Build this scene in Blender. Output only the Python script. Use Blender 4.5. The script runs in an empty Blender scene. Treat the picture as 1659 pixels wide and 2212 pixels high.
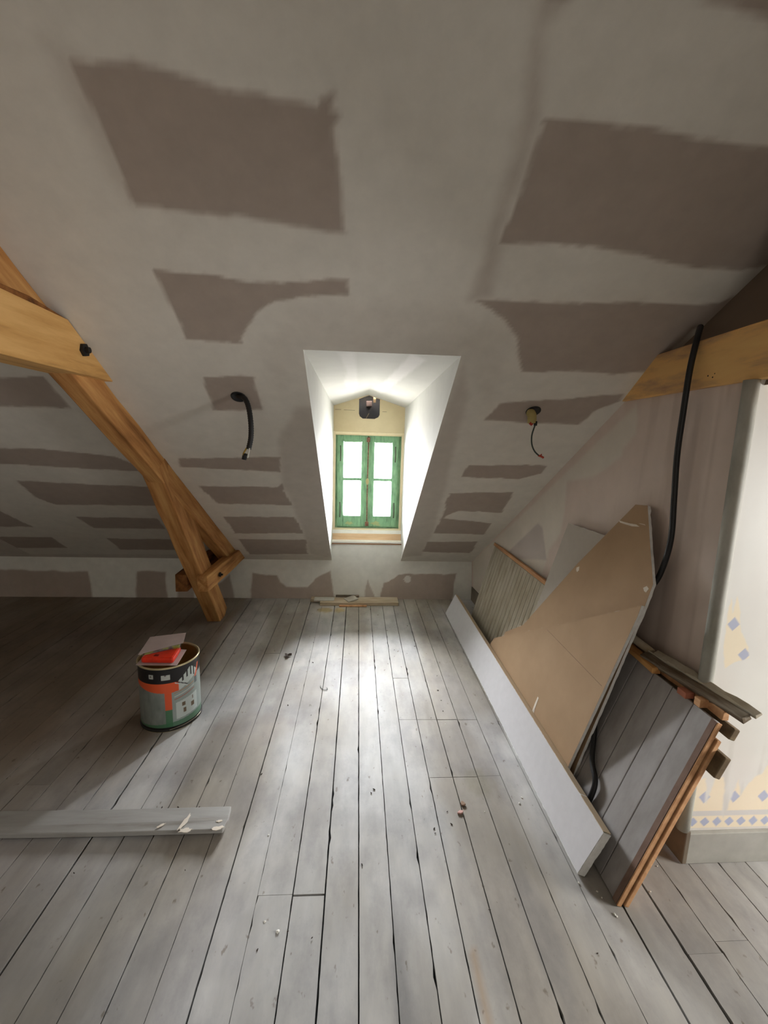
import bpy, bmesh, math, random
import numpy as np
from mathutils import Vector, Matrix, geometry
random.seed(7); rng = np.random.default_rng(7)
scene = bpy.context.scene
COL = scene.collection

# ------------------------------------------------------------------ camera
F = 940.0; CX, CY = 829.5, 1106.0; CH = 1.5
_vy = np.array([-54.5, -156., F]); _vy /= np.linalg.norm(_vy)
_vz = np.array([-165., 5816., F]); _vz = _vz - _vz.dot(_vy)*_vy; _vz /= np.linalg.norm(_vz)
_up = -_vz; _vx = np.cross(_vy, _up)
RW = np.array([_vx, _vy, _up])                 # rows: world axes in lens axes (right, down, forward)
CP = np.array([0, 0, CH])
cam_d = bpy.data.cameras.new('camera'); cam = bpy.data.objects.new('camera', cam_d); COL.objects.link(cam)
m3 = Matrix([[RW[i][0], -RW[i][1], -RW[i][2]] for i in range(3)])
cam.matrix_world = Matrix.Translation(Vector(CP)) @ m3.to_4x4()
cam_d.sensor_fit = 'HORIZONTAL'; cam_d.sensor_width = 36.0
cam_d.lens = 36.0*F/1659.0
cam_d.clip_start = 0.02; cam_d.clip_end = 200
scene.camera = cam

# ------------------------------------------------------------------ world, light, exposure
scene.view_settings.view_transform = 'Standard'
scene.view_settings.look = 'None'
scene.view_settings.gamma = 1.0
scene.view_settings.use_curve_mapping = False
scene.view_settings.exposure = 0.0
WORLD_STRENGTH = 262.0
world = bpy.data.worlds.new('overcast_sky'); scene.world = world; world.use_nodes = True
nt = world.node_tree; nt.nodes.clear()
wo = nt.nodes.new('ShaderNodeOutputWorld'); bg = nt.nodes.new('ShaderNodeBackground')
tc = nt.nodes.new('ShaderNodeTexCoord'); sp = nt.nodes.new('ShaderNodeSeparateXYZ'); rp = nt.nodes.new('ShaderNodeValToRGB')
mr = nt.nodes.new('ShaderNodeMapRange'); mr.inputs['From Min'].default_value = -1; mr.inputs['From Max'].default_value = 1
nt.links.new(tc.outputs['Generated'], sp.inputs[0]); nt.links.new(sp.outputs['Z'], mr.inputs['Value']); nt.links.new(mr.outputs[0], rp.inputs[0])
cr = rp.color_ramp; cr.elements[0].position = 0.40; cr.elements[0].color = (0.33, 0.32, 0.31, 1)
cr.elements[1].position = 0.52; cr.elements[1].color = (0.96, 0.97, 1.0, 1)
nt.links.new(rp.outputs[0], bg.inputs[0]); bg.inputs[1].default_value = WORLD_STRENGTH
nt.links.new(bg.outputs[0], wo.inputs[0])

def area(name, loc, rot, sx, sy, power, color=(1, 1, 1), portal=False):
    l = bpy.data.lights.new(name, 'AREA'); l.shape = 'RECTANGLE'; l.size = sx; l.size_y = sy
    l.energy = power; l.color = color
    o = bpy.data.objects.new(name, l); COL.objects.link(o); o.location = loc; o.rotation_euler = rot
    if portal: l.cycles.is_portal = True
    return o
R90 = math.pi/2
area('dormer_portal', (0.085, 4.16, 1.12), (-R90, 0, 0), 0.66, 0.95, 1, portal=True)
# unseen lamps inside the closed shell: a rear fill and the side window's daylight
area('back_fill_light', (-0.5, -2.95, 1.05), (R90+.2, 0, 0), 1.3, 1.3, 12, (1.0, 0.93, 0.83))  # added fill, tilted up to lift ceiling and right wall; no opening there
area('side_window_daylight', (3.12, 0.45, 0.95), (0, R90-.28, 0), 1.2, 0.8, 60, (1.0, 0.98, 0.95)).data.spread = 2.3

# ------------------------------------------------------------------ helpers
def lin(c):
    c = np.array(c, float)/255.0
    return np.where(c <= 0.04045, c/12.92, ((c+0.055)/1.055)**2.4)
def L4(*c): return tuple(lin(c)) + (1.0,)
def wray(px, py): return RW @ np.array([px-CX, py-CY, F])
def hit(px, py, n, d):
    r = wray(px, py); n = np.array(n, float); t = (d-n.dot(CP))/n.dot(r); return CP + t*r
ANG = math.radians(35.0); SA, CA = math.sin(ANG), math.cos(ANG)
YW, ZK = 3.977, 0.378                                      # knee wall plane and height
SN = (0, SA, CA); SD = SA*YW + CA*ZK
def on_slope(px, py, off=0.0): return hit(px, py, SN, SD-off)
def at_y(px, py, y): return hit(px, py, (0, 1, 0), y)
def at_x(px, py, x): return hit(px, py, (1, 0, 0), x)
def at_z(px, py, z=0.0): return hit(px, py, (0, 0, 1), z)
def lean(px, py, x0, k): return hit(px, py, (1, 0, -k), x0)

def tag(o, label=None, cat=None, group=None, kind=None):
    if label: o['label'] = label
    if cat: o['category'] = cat
    if group: o['group'] = group
    if kind: o['kind'] = kind
    return o
def empty(name, loc):
    o = bpy.data.objects.new(name, None); COL.objects.link(o); o.location = loc; o.empty_display_size = 0.05
    bpy.context.view_layer.update(); return o
def link(name, me, mat, parent=None, smooth=False, bevel=0.0, seg=2):
    if mat is not None: me.materials.append(mat)
    if smooth:
        for p in me.polygons: p.use_smooth = True
    o = bpy.data.objects.new(name, me); COL.objects.link(o)
    if parent is not None:
        o.parent = parent; bpy.context.view_layer.update(); o.matrix_parent_inverse = parent.matrix_world.inverted()
    if bevel > 0:
        b = o.modifiers.new('bevel', 'BEVEL'); b.width = bevel; b.segments = seg; b.limit_method = 'ANGLE'; b.angle_limit = 0.6
    return o
def from_bm(name, bm, mat, parent=None, **k):
    bmesh.ops.recalc_face_normals(bm, faces=bm.faces)
    me = bpy.data.meshes.new(name); bm.to_mesh(me); bm.free()
    return link(name, me, mat, parent, **k)
def prism_bm(pts, ext, bm=None, ragged=0.0, step=0.02):
    bm = bm or bmesh.new(); ext = Vector(ext)
    P = [Vector(p) for p in pts]
    if ragged > 0:
        Q = []
        for i, p in enumerate(P):
            q = P[(i+1) % len(P)]; n = max(1, int((q-p).length/step))
            for k in range(n):
                r = p.lerp(q, k/n)
                if k > 0: r = r + Vector((random.gauss(0, ragged), random.gauss(0, ragged), random.gauss(0, ragged)))
                Q.append(r)
        nrm = geometry.normal(P[:4] if len(P) > 3 else P)
        P = [q - nrm*((q-P[0]).dot(nrm)) for q in Q]
    a = [bm.verts.new(p) for p in P]; b = [bm.verts.new(p+ext) for p in P]
    n = len(P)
    bm.faces.new(a); bm.faces.new(b[::-1])
    for i in range(n): bm.faces.new((a[i], b[i], b[(i+1) % n], a[(i+1) % n]))
    return bm
def prism(name, pts, ext, mat, parent=None, bevel=0.0015, ragged=0.0, step=0.02):
    return from_bm(name, prism_bm(pts, ext, ragged=ragged, step=step), mat, parent, bevel=bevel)
def box_bm(lo, hi, bm=None):
    x0, y0, z0 = lo; x1, y1, z1 = hi
    return prism_bm([(x0, y0, z0), (x1, y0, z0), (x1, y1, z0), (x0, y1, z0)], (0, 0, z1-z0), bm)
def box(name, lo, hi, mat, parent=None, bevel=0.0015): return from_bm(name, box_bm(lo, hi), mat, parent, bevel=bevel)
def obox(name, c, ax, ay, az, mat, parent=None, bevel=0.0015):
    """box centred on c with half-axis vectors"""
    c, ax, ay, az = map(Vector, (c, ax, ay, az))
    return from_bm(name, prism_bm([c-ax-ay-az, c+ax-ay-az, c+ax+ay-az, c-ax+ay-az], az*2), mat, parent, bevel=bevel)
def timber(name, p0, p1, side, w, h, mat, parent=None, bevel=0.006, wob=0.003, nseg=10):
    """hewn timber, p0-p1 runs along the centre; local x is the grain"""
    p0, p1 = Vector(p0), Vector(p1); d = (p1-p0); Ln = d.length; d.normalize()
    s = Vector(side); s = (s-d*s.dot(d)).normalized(); u = d.cross(s)
    bm = bmesh.new(); rings = []
    for i in range(nseg+1):
        t = i/nseg*Ln
        rings.append([bm.verts.new((t, a*w/2+random.uniform(-wob, wob), b*h/2+random.uniform(-wob, wob))) for a, b in ((-1, -1), (1, -1), (1, 1), (-1, 1))])
    for i in range(nseg):
        for k in range(4): bm.faces.new((rings[i][k], rings[i][(k+1) % 4], rings[i+1][(k+1) % 4], rings[i+1][k]))
    bm.faces.new(rings[0][::-1]); bm.faces.new(rings[-1])
    bmesh.ops.recalc_face_normals(bm, faces=bm.faces)
    me = bpy.data.meshes.new(name); bm.to_mesh(me); bm.free()
    me.materials.append(mat)
    o = bpy.data.objects.new(name, me); COL.objects.link(o)
    M = Matrix((( d.x, s.x, u.x, p0.x), (d.y, s.y, u.y, p0.y), (d.z, s.z, u.z, p0.z), (0, 0, 0, 1)))
    o.matrix_world = M
    if parent is not None:
        bpy.context.view_layer.update(); o.parent = parent; o.matrix_parent_inverse = parent.matrix_world.inverted()
    b = o.modifiers.new('bevel', 'BEVEL'); b.width = bevel; b.segments = 2; b.limit_method = 'ANGLE'; b.angle_limit = 0.7
    return o
def smooth_path(pts, n=8):
    P = [Vector(p) for p in pts]; out = []
    for i in range(len(P)-1):
        p0 = P[max(i-1, 0)]; p1 = P[i]; p2 = P[i+1]; p3 = P[min(i+2, len(P)-1)]
        for k in range(n):
            t = k/n
            out.append(0.5*((2*p1)+(-p0+p2)*t+(2*p0-5*p1+4*p2-p3)*t*t+(-p0+3*p1-3*p2+p3)*t**3))
    out.append(P[-1]); return out
def tube_bm(pts, r, seg=12, bm=None, rib=0.0, n=8, cap=True):
    bm = bm or bmesh.new(); P = smooth_path(pts, n) if n > 1 else [Vector(p) for p in pts]
    if rib > 0:                                            # corrugated: resample densely
        Q = [P[0]]; st = r*0.35
        for a, b in zip(P[:-1], P[1:]):
            k = max(1, int((b-a).length/st))
            for j in range(1, k+1): Q.append(a.lerp(b, j/k))
        P = Q
    rings = []; ref = Vector((0.3, 0.9, 0.2)).normalized()
    for i, p in enumerate(P):
        d = (P[min(i+1, len(P)-1)]-P[max(i-1, 0)])
        d = d.normalized() if d.length > 1e-9 else Vector((0, 0, 1))
        s = ref-d*ref.dot(d); s = s.normalized() if s.length > 1e-4 else d.orthogonal().normalized(); ref = s; u = d.cross(s)
        rr = (r if not callable(r) else r(i/(len(P)-1)))
        if rib > 0 and i % 2: rr *= (1-rib)
        rings.append([bm.verts.new(p+(s*math.cos(a)+u*math.sin(a))*rr) for a in (2*math.pi*k/seg for k in range(seg))])
    for a, b in zip(rings[:-1], rings[1:]):
        for k in range(seg): bm.faces.new((a[k], a[(k+1) % seg], b[(k+1) % seg], b[k]))
    if cap: bm.faces.new(rings[0][::-1]); bm.faces.new(rings[-1])
    return bm
def tube(name, pts, r, mat, parent=None, **k): return from_bm(name, tube_bm(pts, r, **k), mat, parent, smooth=True)
def lathe_bm(prof, c=(0, 0, 0), seg=48, bm=None):
    bm = bm or bmesh.new(); c = Vector(c); rings = []
    for r, z in prof:
        if r < 1e-6: rings.append([bm.verts.new(c+Vector((0, 0, z)))])
        else: rings.append([bm.verts.new(c+Vector((r*math.cos(a), r*math.sin(a), z))) for a in (2*math.pi*k/seg for k in range(seg))])
    for a, b in zip(rings[:-1], rings[1:]):
        for k in range(seg):
            if len(a) == 1 and len(b) == 1: continue
            if len(a) == 1: bm.faces.new((a[0], b[(k+1) % seg], b[k]))
            elif len(b) == 1: bm.faces.new((a[k], a[(k+1) % seg], b[0]))
            else: bm.faces.new((a[k], a[(k+1) % seg], b[(k+1) % seg], b[k]))
    return bm

# ------------------------------------------------------------------ numpy noise and polygon masks (stains and filler with their own shapes)
def vnoise(x, y, f, seed=0):
    g = np.random.default_rng(seed).random((64, 64))
    x = x*f; y = y*f; xi = np.floor(x).astype(int); yi = np.floor(y).astype(int)
    fx = x-xi; fy = y-yi; fx = fx*fx*(3-2*fx); fy = fy*fy*(3-2*fy)
    a = g[xi % 64, yi % 64]; b = g[(xi+1) % 64, yi % 64]; c = g[xi % 64, (yi+1) % 64]; d = g[(xi+1) % 64, (yi+1) % 64]
    return (a*(1-fx)+b*fx)*(1-fy)+(c*(1-fx)+d*fx)*fy
def fbm(x, y, f, seed=0, o=3):
    r = 0; a = 0.5; t = 0
    for k in range(o): r = r+a*vnoise(x, y, f*2**k, seed+k); t += a; a *= 0.5
    return r/t
def poly_mask(x, y, poly, feather):
    """soft mask: 1 inside the polygon, 0 outside, ramp of the given width"""
    P = np.array(poly, float); res = np.zeros_like(x)
    pad = feather*2
    sel = (x > P[:, 0].min()-pad) & (x < P[:, 0].max()+pad) & (y > P[:, 1].min()-pad) & (y < P[:, 1].max()+pad)
    if not sel.any(): return res
    X = x[sel]; Y = y[sel]; inside = np.zeros(X.shape, bool); dmin = np.full(X.shape, 1e9)
    for i in range(len(P)):
        x0, y0 = P[i]; x1, y1 = P[(i+1) % len(P)]
        c = ((y0 > Y) != (y1 > Y)) & (X < (x1-x0)*(Y-y0)/((y1-y0) if y1 != y0 else 1e-12)+x0)
        inside ^= c
        dx, dy = x1-x0, y1-y0; L = dx*dx+dy*dy+1e-12
        t = np.clip(((X-x0)*dx+(Y-y0)*dy)/L, 0, 1)
        dmin = np.minimum(dmin, np.hypot(X-x0-t*dx, Y-y0-t*dy))
    s = np.where(inside, dmin, -dmin)
    v = np.clip(s/feather+0.5, 0, 1); res[sel] = v*v*(3-2*v)
    return res
def grid_mesh(name, us, vs, posf, colf, mat, keep=None, parent=None):
    us = np.array(us); vs = np.array(vs); U, V = np.meshgrid(us, vs, indexing='ij')
    u = U.ravel(); v = V.ravel(); P = posf(u, v); Cc = colf(u, v)
    nu, nv = len(us), len(vs)
    i, j = np.meshgrid(np.arange(nu-1), np.arange(nv-1), indexing='ij'); i = i.ravel(); j = j.ravel()
    if keep is not None:
        k = keep((us[i]+us[i+1])/2, (vs[j]+vs[j+1])/2); i = i[k]; j = j[k]
    a = i*nv+j; Fc = np.stack([a, a+nv, a+nv+1, a+1], 1)
    me = bpy.data.meshes.new(name); me.vertices.add(len(P)); me.vertices.foreach_set('co', np.asarray(P, np.float32).ravel())
    me.loops.add(Fc.size); me.loops.foreach_set('vertex_index', Fc.ravel().astype(np.int32))
    me.polygons.add(len(Fc)); me.polygons.foreach_set('loop_start', np.arange(0, Fc.size, 4, dtype=np.int32))
    me.update(calc_edges=True)
    ca = me.color_attributes.new('tint', 'FLOAT_COLOR', 'POINT')
    c4 = np.ones((len(P), 4), np.float32); c4[:, :3] = Cc; ca.data.foreach_set('color', c4.ravel())
    o = link(name, me, mat, parent)
    return o
def mix(a, b, m): m = np.asarray(m)[:, None]; return np.asarray(a)*(1-m)+np.asarray(b)*m
def seg(a, b, step, *must):
    pts = sorted([a, b]+[m for m in must if a < m < b]); out = [pts[0]]
    for p, q in zip(pts[:-1], pts[1:]):
        n = max(1, int(math.ceil((q-p)/step))); out += [p+(q-p)*k/n for k in range(1, n+1)]
    return out

# ------------------------------------------------------------------ materials
def new_mat(name):
    m = bpy.data.materials.new(name); m.use_nodes = True; n = m.node_tree; n.nodes.clear()
    out = n.nodes.new('ShaderNodeOutputMaterial'); b = n.nodes.new('ShaderNodeBsdfPrincipled'); n.links.new(b.outputs[0], out.inputs[0])
    return m, n, b
def N(n, t, **kw):
    x = n.nodes.new(t)
    for k, v in kw.items():
        if hasattr(x, k): setattr(x, k, v)
        else: x.inputs[k.replace('_', ' ')].default_value = v
    return x
def noise_node(n, scale, detail=4, vec=(1, 1, 1), rough=0.6, attr='Object'):
    t = N(n, 'ShaderNodeTexCoord'); mp = N(n, 'ShaderNodeMapping'); mp.inputs['Scale'].default_value = vec
    n.links.new(t.outputs[attr], mp.inputs[0]); q = N(n, 'ShaderNodeTexNoise'); q.inputs['Scale'].default_value = scale
    q.inputs['Detail'].default_value = detail; q.inputs['Roughness'].default_value = rough; n.links.new(mp.outputs[0], q.inputs['Vector']); return q
def ramp(n, src, stops):
    r = N(n, 'ShaderNodeValToRGB'); e = r.color_ramp.elements
    while len(e) < len(stops): e.new(0.5)
    for k, (p, c) in enumerate(stops): e[k].position = p; e[k].color = c if len(c) == 4 else tuple(c)+(1,)
    n.links.new(src, r.inputs[0]); return r
def bump(n, b, src, strength=0.2, dist=0.002):
    q = N(n, 'ShaderNodeBump'); q.inputs['Strength'].default_value = strength; q.inputs['Distance'].default_value = dist
    n.links.new(src, q.inputs['Height']); n.links.new(q.outputs[0], b.inputs['Normal'])
def mul(n, a, bcol):
    q = N(n, 'ShaderNodeMix', data_type='RGBA', blend_type='MULTIPLY'); q.inputs[0].default_value = 1
    n.links.new(a, q.inputs[6]); n.links.new(bcol, q.inputs[7]); return q.outputs[2]
def mat_tint(name, rough=0.85, bumpv=0.15, scale=30, lo=0.93, hi=1.05, vec=(1, 1, 1), spec=0.3):
    m, n, b = new_mat(name); a = N(n, 'ShaderNodeVertexColor', layer_name='tint'); q = noise_node(n, scale, 5, vec)
    r = ramp(n, q.outputs['Fac'], [(0.25, (lo, lo, lo)), (0.75, (hi, hi, hi))])
    n.links.new(mul(n, a.outputs['Color'], r.outputs[0]), b.inputs['Base Color']); b.inputs['Roughness'].default_value = rough
    b.inputs['Specular IOR Level'].default_value = spec
    if bumpv: bump(n, b, q.outputs['Fac'], bumpv)
    return m
def mat_noise(name, stops, scale=8, detail=5, vec=(1, 1, 1), rough=0.8, bumpv=0.2, metal=0.0, spec=0.3, dist=0.002):
    m, n, b = new_mat(name); q = noise_node(n, scale, detail, vec); r = ramp(n, q.outputs['Fac'], stops)
    n.links.new(r.outputs[0], b.inputs['Base Color']); b.inputs['Roughness'].default_value = rough; b.inputs['Metallic'].default_value = metal
    b.inputs['Specular IOR Level'].default_value = spec
    if bumpv: bump(n, b, q.outputs['Fac'], bumpv, dist)
    return m
def mat_plain(name, c, rough=0.6, metal=0.0, var=0.08, spec=0.4):
    c = np.array(c[:3]); return mat_noise(name, [(0.3, tuple(c*(1-var))), (0.7, tuple(np.minimum(c*(1+var), 1)))], scale=25, rough=rough, metal=metal, bumpv=0.05, spec=spec)

COMPOUND = lin((220, 215, 205)); BARE = lin((171, 158, 147)); SMEAR = lin((192, 184, 174))
M_SLOPE = mat_tint('jointed_plasterboard', scale=14)
M_DORMER = mat_tint('dormer_filler', scale=9, bumpv=0.35, lo=0.95, hi=1.03)
M_WALL = mat_tint('old_painted_plaster', scale=6, bumpv=0.25, spec=0.35, rough=0.75)
M_FLOOR = None
WOODV = (0.6, 6, 6)
M_OAK = mat_noise('honey_coloured_timber', [(0.25, L4(120, 78, 40)), (0.45, L4(180, 126, 72)), (0.62, L4(206, 156, 96)), (0.8, L4(214, 172, 118))], scale=4, detail=8, vec=WOODV, rough=0.75, bumpv=0.4)
M_OAK_DARK = mat_noise('brown_timber', [(0.25, L4(70, 42, 22)), (0.5, L4(132, 84, 42)), (0.8, L4(160, 110, 60))], scale=4, detail=8, vec=WOODV, rough=0.8, bumpv=0.4)
M_OAK_Y = mat_noise('pale_timber_beam', [(0.2, L4(140, 100, 56)), (0.42, L4(206, 158, 94)), (0.6, L4(222, 176, 112)), (0.8, L4(230, 190, 130))], scale=3.2, detail=8, vec=(6, 0.6, 6), rough=0.75, bumpv=0.35)
M_OAK_WORN = mat_noise('patchy_timber_beam', [(0.2, L4(124, 90, 62)), (0.42, L4(196, 156, 114)), (0.55, L4(232, 186, 120)), (0.8, L4(240, 200, 128))], scale=2.6, detail=7, vec=(5, 0.9, 5), rough=0.8, bumpv=0.35)
M_BLACK = mat_plain('black_plastic', (0.012, 0.012, 0.013), 0.45)
M_RAWWOOD = mat_noise('raw_cut_wood', [(0.3, L4(172, 124, 84)), (0.7, L4(216, 170, 126))], scale=6, vec=(4, 0.7, 4), rough=0.8)
M_GREYPAINT = mat_noise('grey_painted_boards', [(0.28, L4(142, 137, 134)), (0.55, L4(162, 158, 156)), (0.8, L4(172, 168, 166))], scale=4, detail=7, vec=(3, 3, 0.6), rough=0.7)
M_WORNPAINT = mat_noise('worn_grey_paint', [(0.3, L4(154, 143, 122)), (0.5, L4(172, 163, 145)), (0.75, L4(186, 179, 164))], scale=5, detail=5, vec=(3, 3, 0.7), rough=0.8)
M_GYPSUM = mat_noise('cut_gypsum', [(0.3, L4(218, 218, 214)), (0.7, L4(240, 240, 238))], scale=40, rough=0.95, bumpv=0.5)
M_BOARDGREY = mat_plain('board_face_paper', lin((206, 204, 206)), 0.9, var=0.03)
M_BOARDLIGHT = mat_plain('board_face_light', lin((186, 178, 168)), 0.9, var=0.03)
M_KRAFT = mat_noise('kraft_paper', [(0.3, L4(160, 132, 102)), (0.7, L4(174, 146, 115))], scale=3, rough=0.9, bumpv=0.03)
M_EDGEPAPER = mat_plain('ivory_edge_paper', lin((196, 176, 148)), 0.9, var=0.05)
M_DARK = mat_plain('dark_void', (0.01, 0.009, 0.008), 0.95)

# ------------------------------------------------------------------ floor: separate worn boards in one structure
XB = [-.972, -.853, -.746, -.635, -.525, -.417, -.307, -.191, -.084, .028, .135, .2455, .345, .455, .569, .677, .79, .9025, 1.0146]
while XB[0] > -4.1: XB.insert(0, XB[0]-0.109-random.uniform(-.006, .006))
while XB[-1] < 3.1: XB.append(XB[-1]+0.111+random.uniform(-.006, .006))
GAP = {-.972: .0075, -.417: .005, .028: .0042, -.853: .003, -.746: .0032, -.307: .0012, -.635: .0034, -.191: .0035, -.084: .0048, .135: .003, .2455: .0028, .345: .0034, .455: .0042, .569: .003, .677: .0024, .79: .0030, .9025: .005, 1.0146: .009, -.525: .002}
JOINT = {.2455: [(2.567, .006), (2.147, .002)], .345: [(2.147, .002), (1.732, .004)], .455: [(2.145, .003), (1.733, .003)], .569: [(2.141, .002), (1.736, .002)],
         -.191: [(1.233, .005), (3.70, .002)], -.307: [(1.236, .002), (3.70, .002)], 1.0146: [(1.02, .002)], 1.1256: [(1.05, .002)], -.635: [(2.9, .002)], .79: [(.7, .002)], -.084: [(0.3, .002)]}
fbm_v, fbm_f, fbm_c = [], [], []
for bi in range(len(XB)-1):
    x0, x1 = XB[bi], XB[bi+1]
    g0 = GAP.get(x0, random.uniform(.001, .004)); g1 = GAP.get(x1, random.uniform(.001, .004))
    js = sorted(j for k, v in JOINT.items() if abs(k-x0) < .02 for j in v)
    if not js and random.random() < 0.6 and abs(x0) > 1.1: js = [(random.uniform(-2, 3.5), .002)]
    ys = [(-3.2, 0)]+js+[(4.02, 0)]
    for (ya, ga), (yb, gb) in zip(ys[:-1], ys[1:]):
        rows = seg(ya+ga/2, yb-gb/2, 0.03); tone = random.uniform(0.93, 1.06); dz = random.uniform(-.0012, .0012)
        base = len(fbm_v)
        for r, y in enumerate(rows):
            chip = lambda: max(0.0, random.gauss(0, .0006))+(random.uniform(.001, .005) if random.random() < .035 else 0)
            xa = x0+g0/2+chip(); xb = x1-g1/2-chip(); k = 5
            for c in range(k+1):
                fbm_v.append((xa+(xb-xa)*c/k, y, dz)); fbm_c.append(tone)
            fbm_v.append((xa, y, -0.024)); fbm_v.append((xb, y, -0.024)); fbm_c += [tone*.35, tone*.35]
            if r:
                p = base+(r-1)*(k+3); q = base+r*(k+3)
                for c in range(k): fbm_f.append((p+c, p+c+1, q+c+1, q+c))
                fbm_f.append((p+k+1, p, q, q+k+1)); fbm_f.append((p+k, p+k+2, q+k+2, q+k))
        for s in (base, base+(len(rows)-1)*(k+3)): fbm_f.append((s, s+5, s+7, s+6))
me = bpy.data.meshes.new('floor'); me.from_pydata(fbm_v, [], fbm_f); me.update()
V = np.array(fbm_v); tone = np.array(fbm_c); x, y = V[:, 0], V[:, 1]
white = fbm(x*1.6, y*0.55, 2.2, 5, 4); blotch = fbm(x, y, 3.1, 11, 4); fine = fbm(x*4, y*.9, 9, 21, 3)
paint = np.clip((white-.34)*3.2, 0, 1)
base = mix(lin((154, 147, 137)), lin((196, 195, 193)), paint)
base = mix(base, lin((112, 108, 112)), np.clip((blotch-.58)*3, 0, .28))
eave = np.clip((-.93-x)/.12, 0, 1)*np.clip((y-1.55)/.5, 0, 1)                 # browner tint past the wide gap, toward the knee wall
base = mix(base, lin((112, 92, 72)), eave*.75)
edge = np.clip((y-3.3)/.5, 0, 1)*(x < .9); base = mix(base, lin((160, 148, 118)), edge*.22)
left = np.clip((-.75-x)/.5, 0, 1)*np.clip((1.7-y)/.3, 0, 1); base = mix(base, lin((150, 142, 142)), left*.5)
for (bx, by, rx, ry, cc, am) in ((.372, .95, .018, .11, (176, 150, 120), .75), (.37, .80, .04, .05, (120, 88, 62), .5), (.345, .72, .05, .06, (190, 176, 140), .6), (.56, 1.70, .07, .09, (128, 122, 100), .45),
                                (-.27, 3.69, .075, .055, (172, 150, 96), .8), (-.15, 3.69, .05, .055, (186, 164, 108), .8), (.6, 1.1, .05, .22, (108, 106, 108), .35), (.15, .85, .03, .3, (104, 104, 108), .4), (-.5, 2.1, .2, .12, (150, 138, 130), .3)):
    d = ((x-bx)/rx)**2+((y-by)/ry)**2+(fine-.5)*1.2
    base = mix(base, lin(cc), np.clip((1.15-d)*2, 0, 1)*am)
soiling_falloff = np.clip((1.75-y)/1.1, 0, 1)*np.clip((fbm(x*1.5, y, 1.6, 71, 4)-.22)*2.2, 0, 1)       # mottled soiling plus light falloff toward the camera, painted into the boards
base = mix(base, lin((120, 118, 113)), soiling_falloff*.72)
base = base*(tone*(.90+.2*fine))[:, None]
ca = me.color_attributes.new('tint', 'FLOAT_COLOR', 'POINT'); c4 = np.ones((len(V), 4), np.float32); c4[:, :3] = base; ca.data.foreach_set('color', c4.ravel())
M_FLOOR = mat_tint('worn_floorboards', rough=0.62, bumpv=0.25, scale=6, lo=.90, hi=1.06, vec=(5, 1.2, 1), spec=.35)
n_ = M_FLOOR.node_tree; b_n = [q for q in n_.nodes if q.type == 'BSDF_PRINCIPLED'][0]; src_ = b_n.inputs['Base Color'].links[0].from_socket
q1_ = noise_node(n_, 3.2, 6, (1.6, 1, 1), .72); r1_ = ramp(n_, q1_.outputs['Fac'], [(0.36, (.84, .84, .86)), (0.52, (1, 1, 1)), (0.7, (1.06, 1.05, 1.02))])
q2_ = noise_node(n_, 26, 3, (1.3, .7, 1), .6); r2_ = ramp(n_, q2_.outputs['Fac'], [(0.66, (1, 1, 1)), (0.72, (.62, .57, .52))])
n_.links.new(mul(n_, mul(n_, src_, r1_.outputs[0]), r2_.outputs[0]), b_n.inputs['Base Color'])
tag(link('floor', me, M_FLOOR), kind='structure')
tag(box('trim_1', (-4.3, -3.2, -.09), (3.3, 4.2, -.028), M_DARK, bevel=0), kind='structure')

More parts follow.
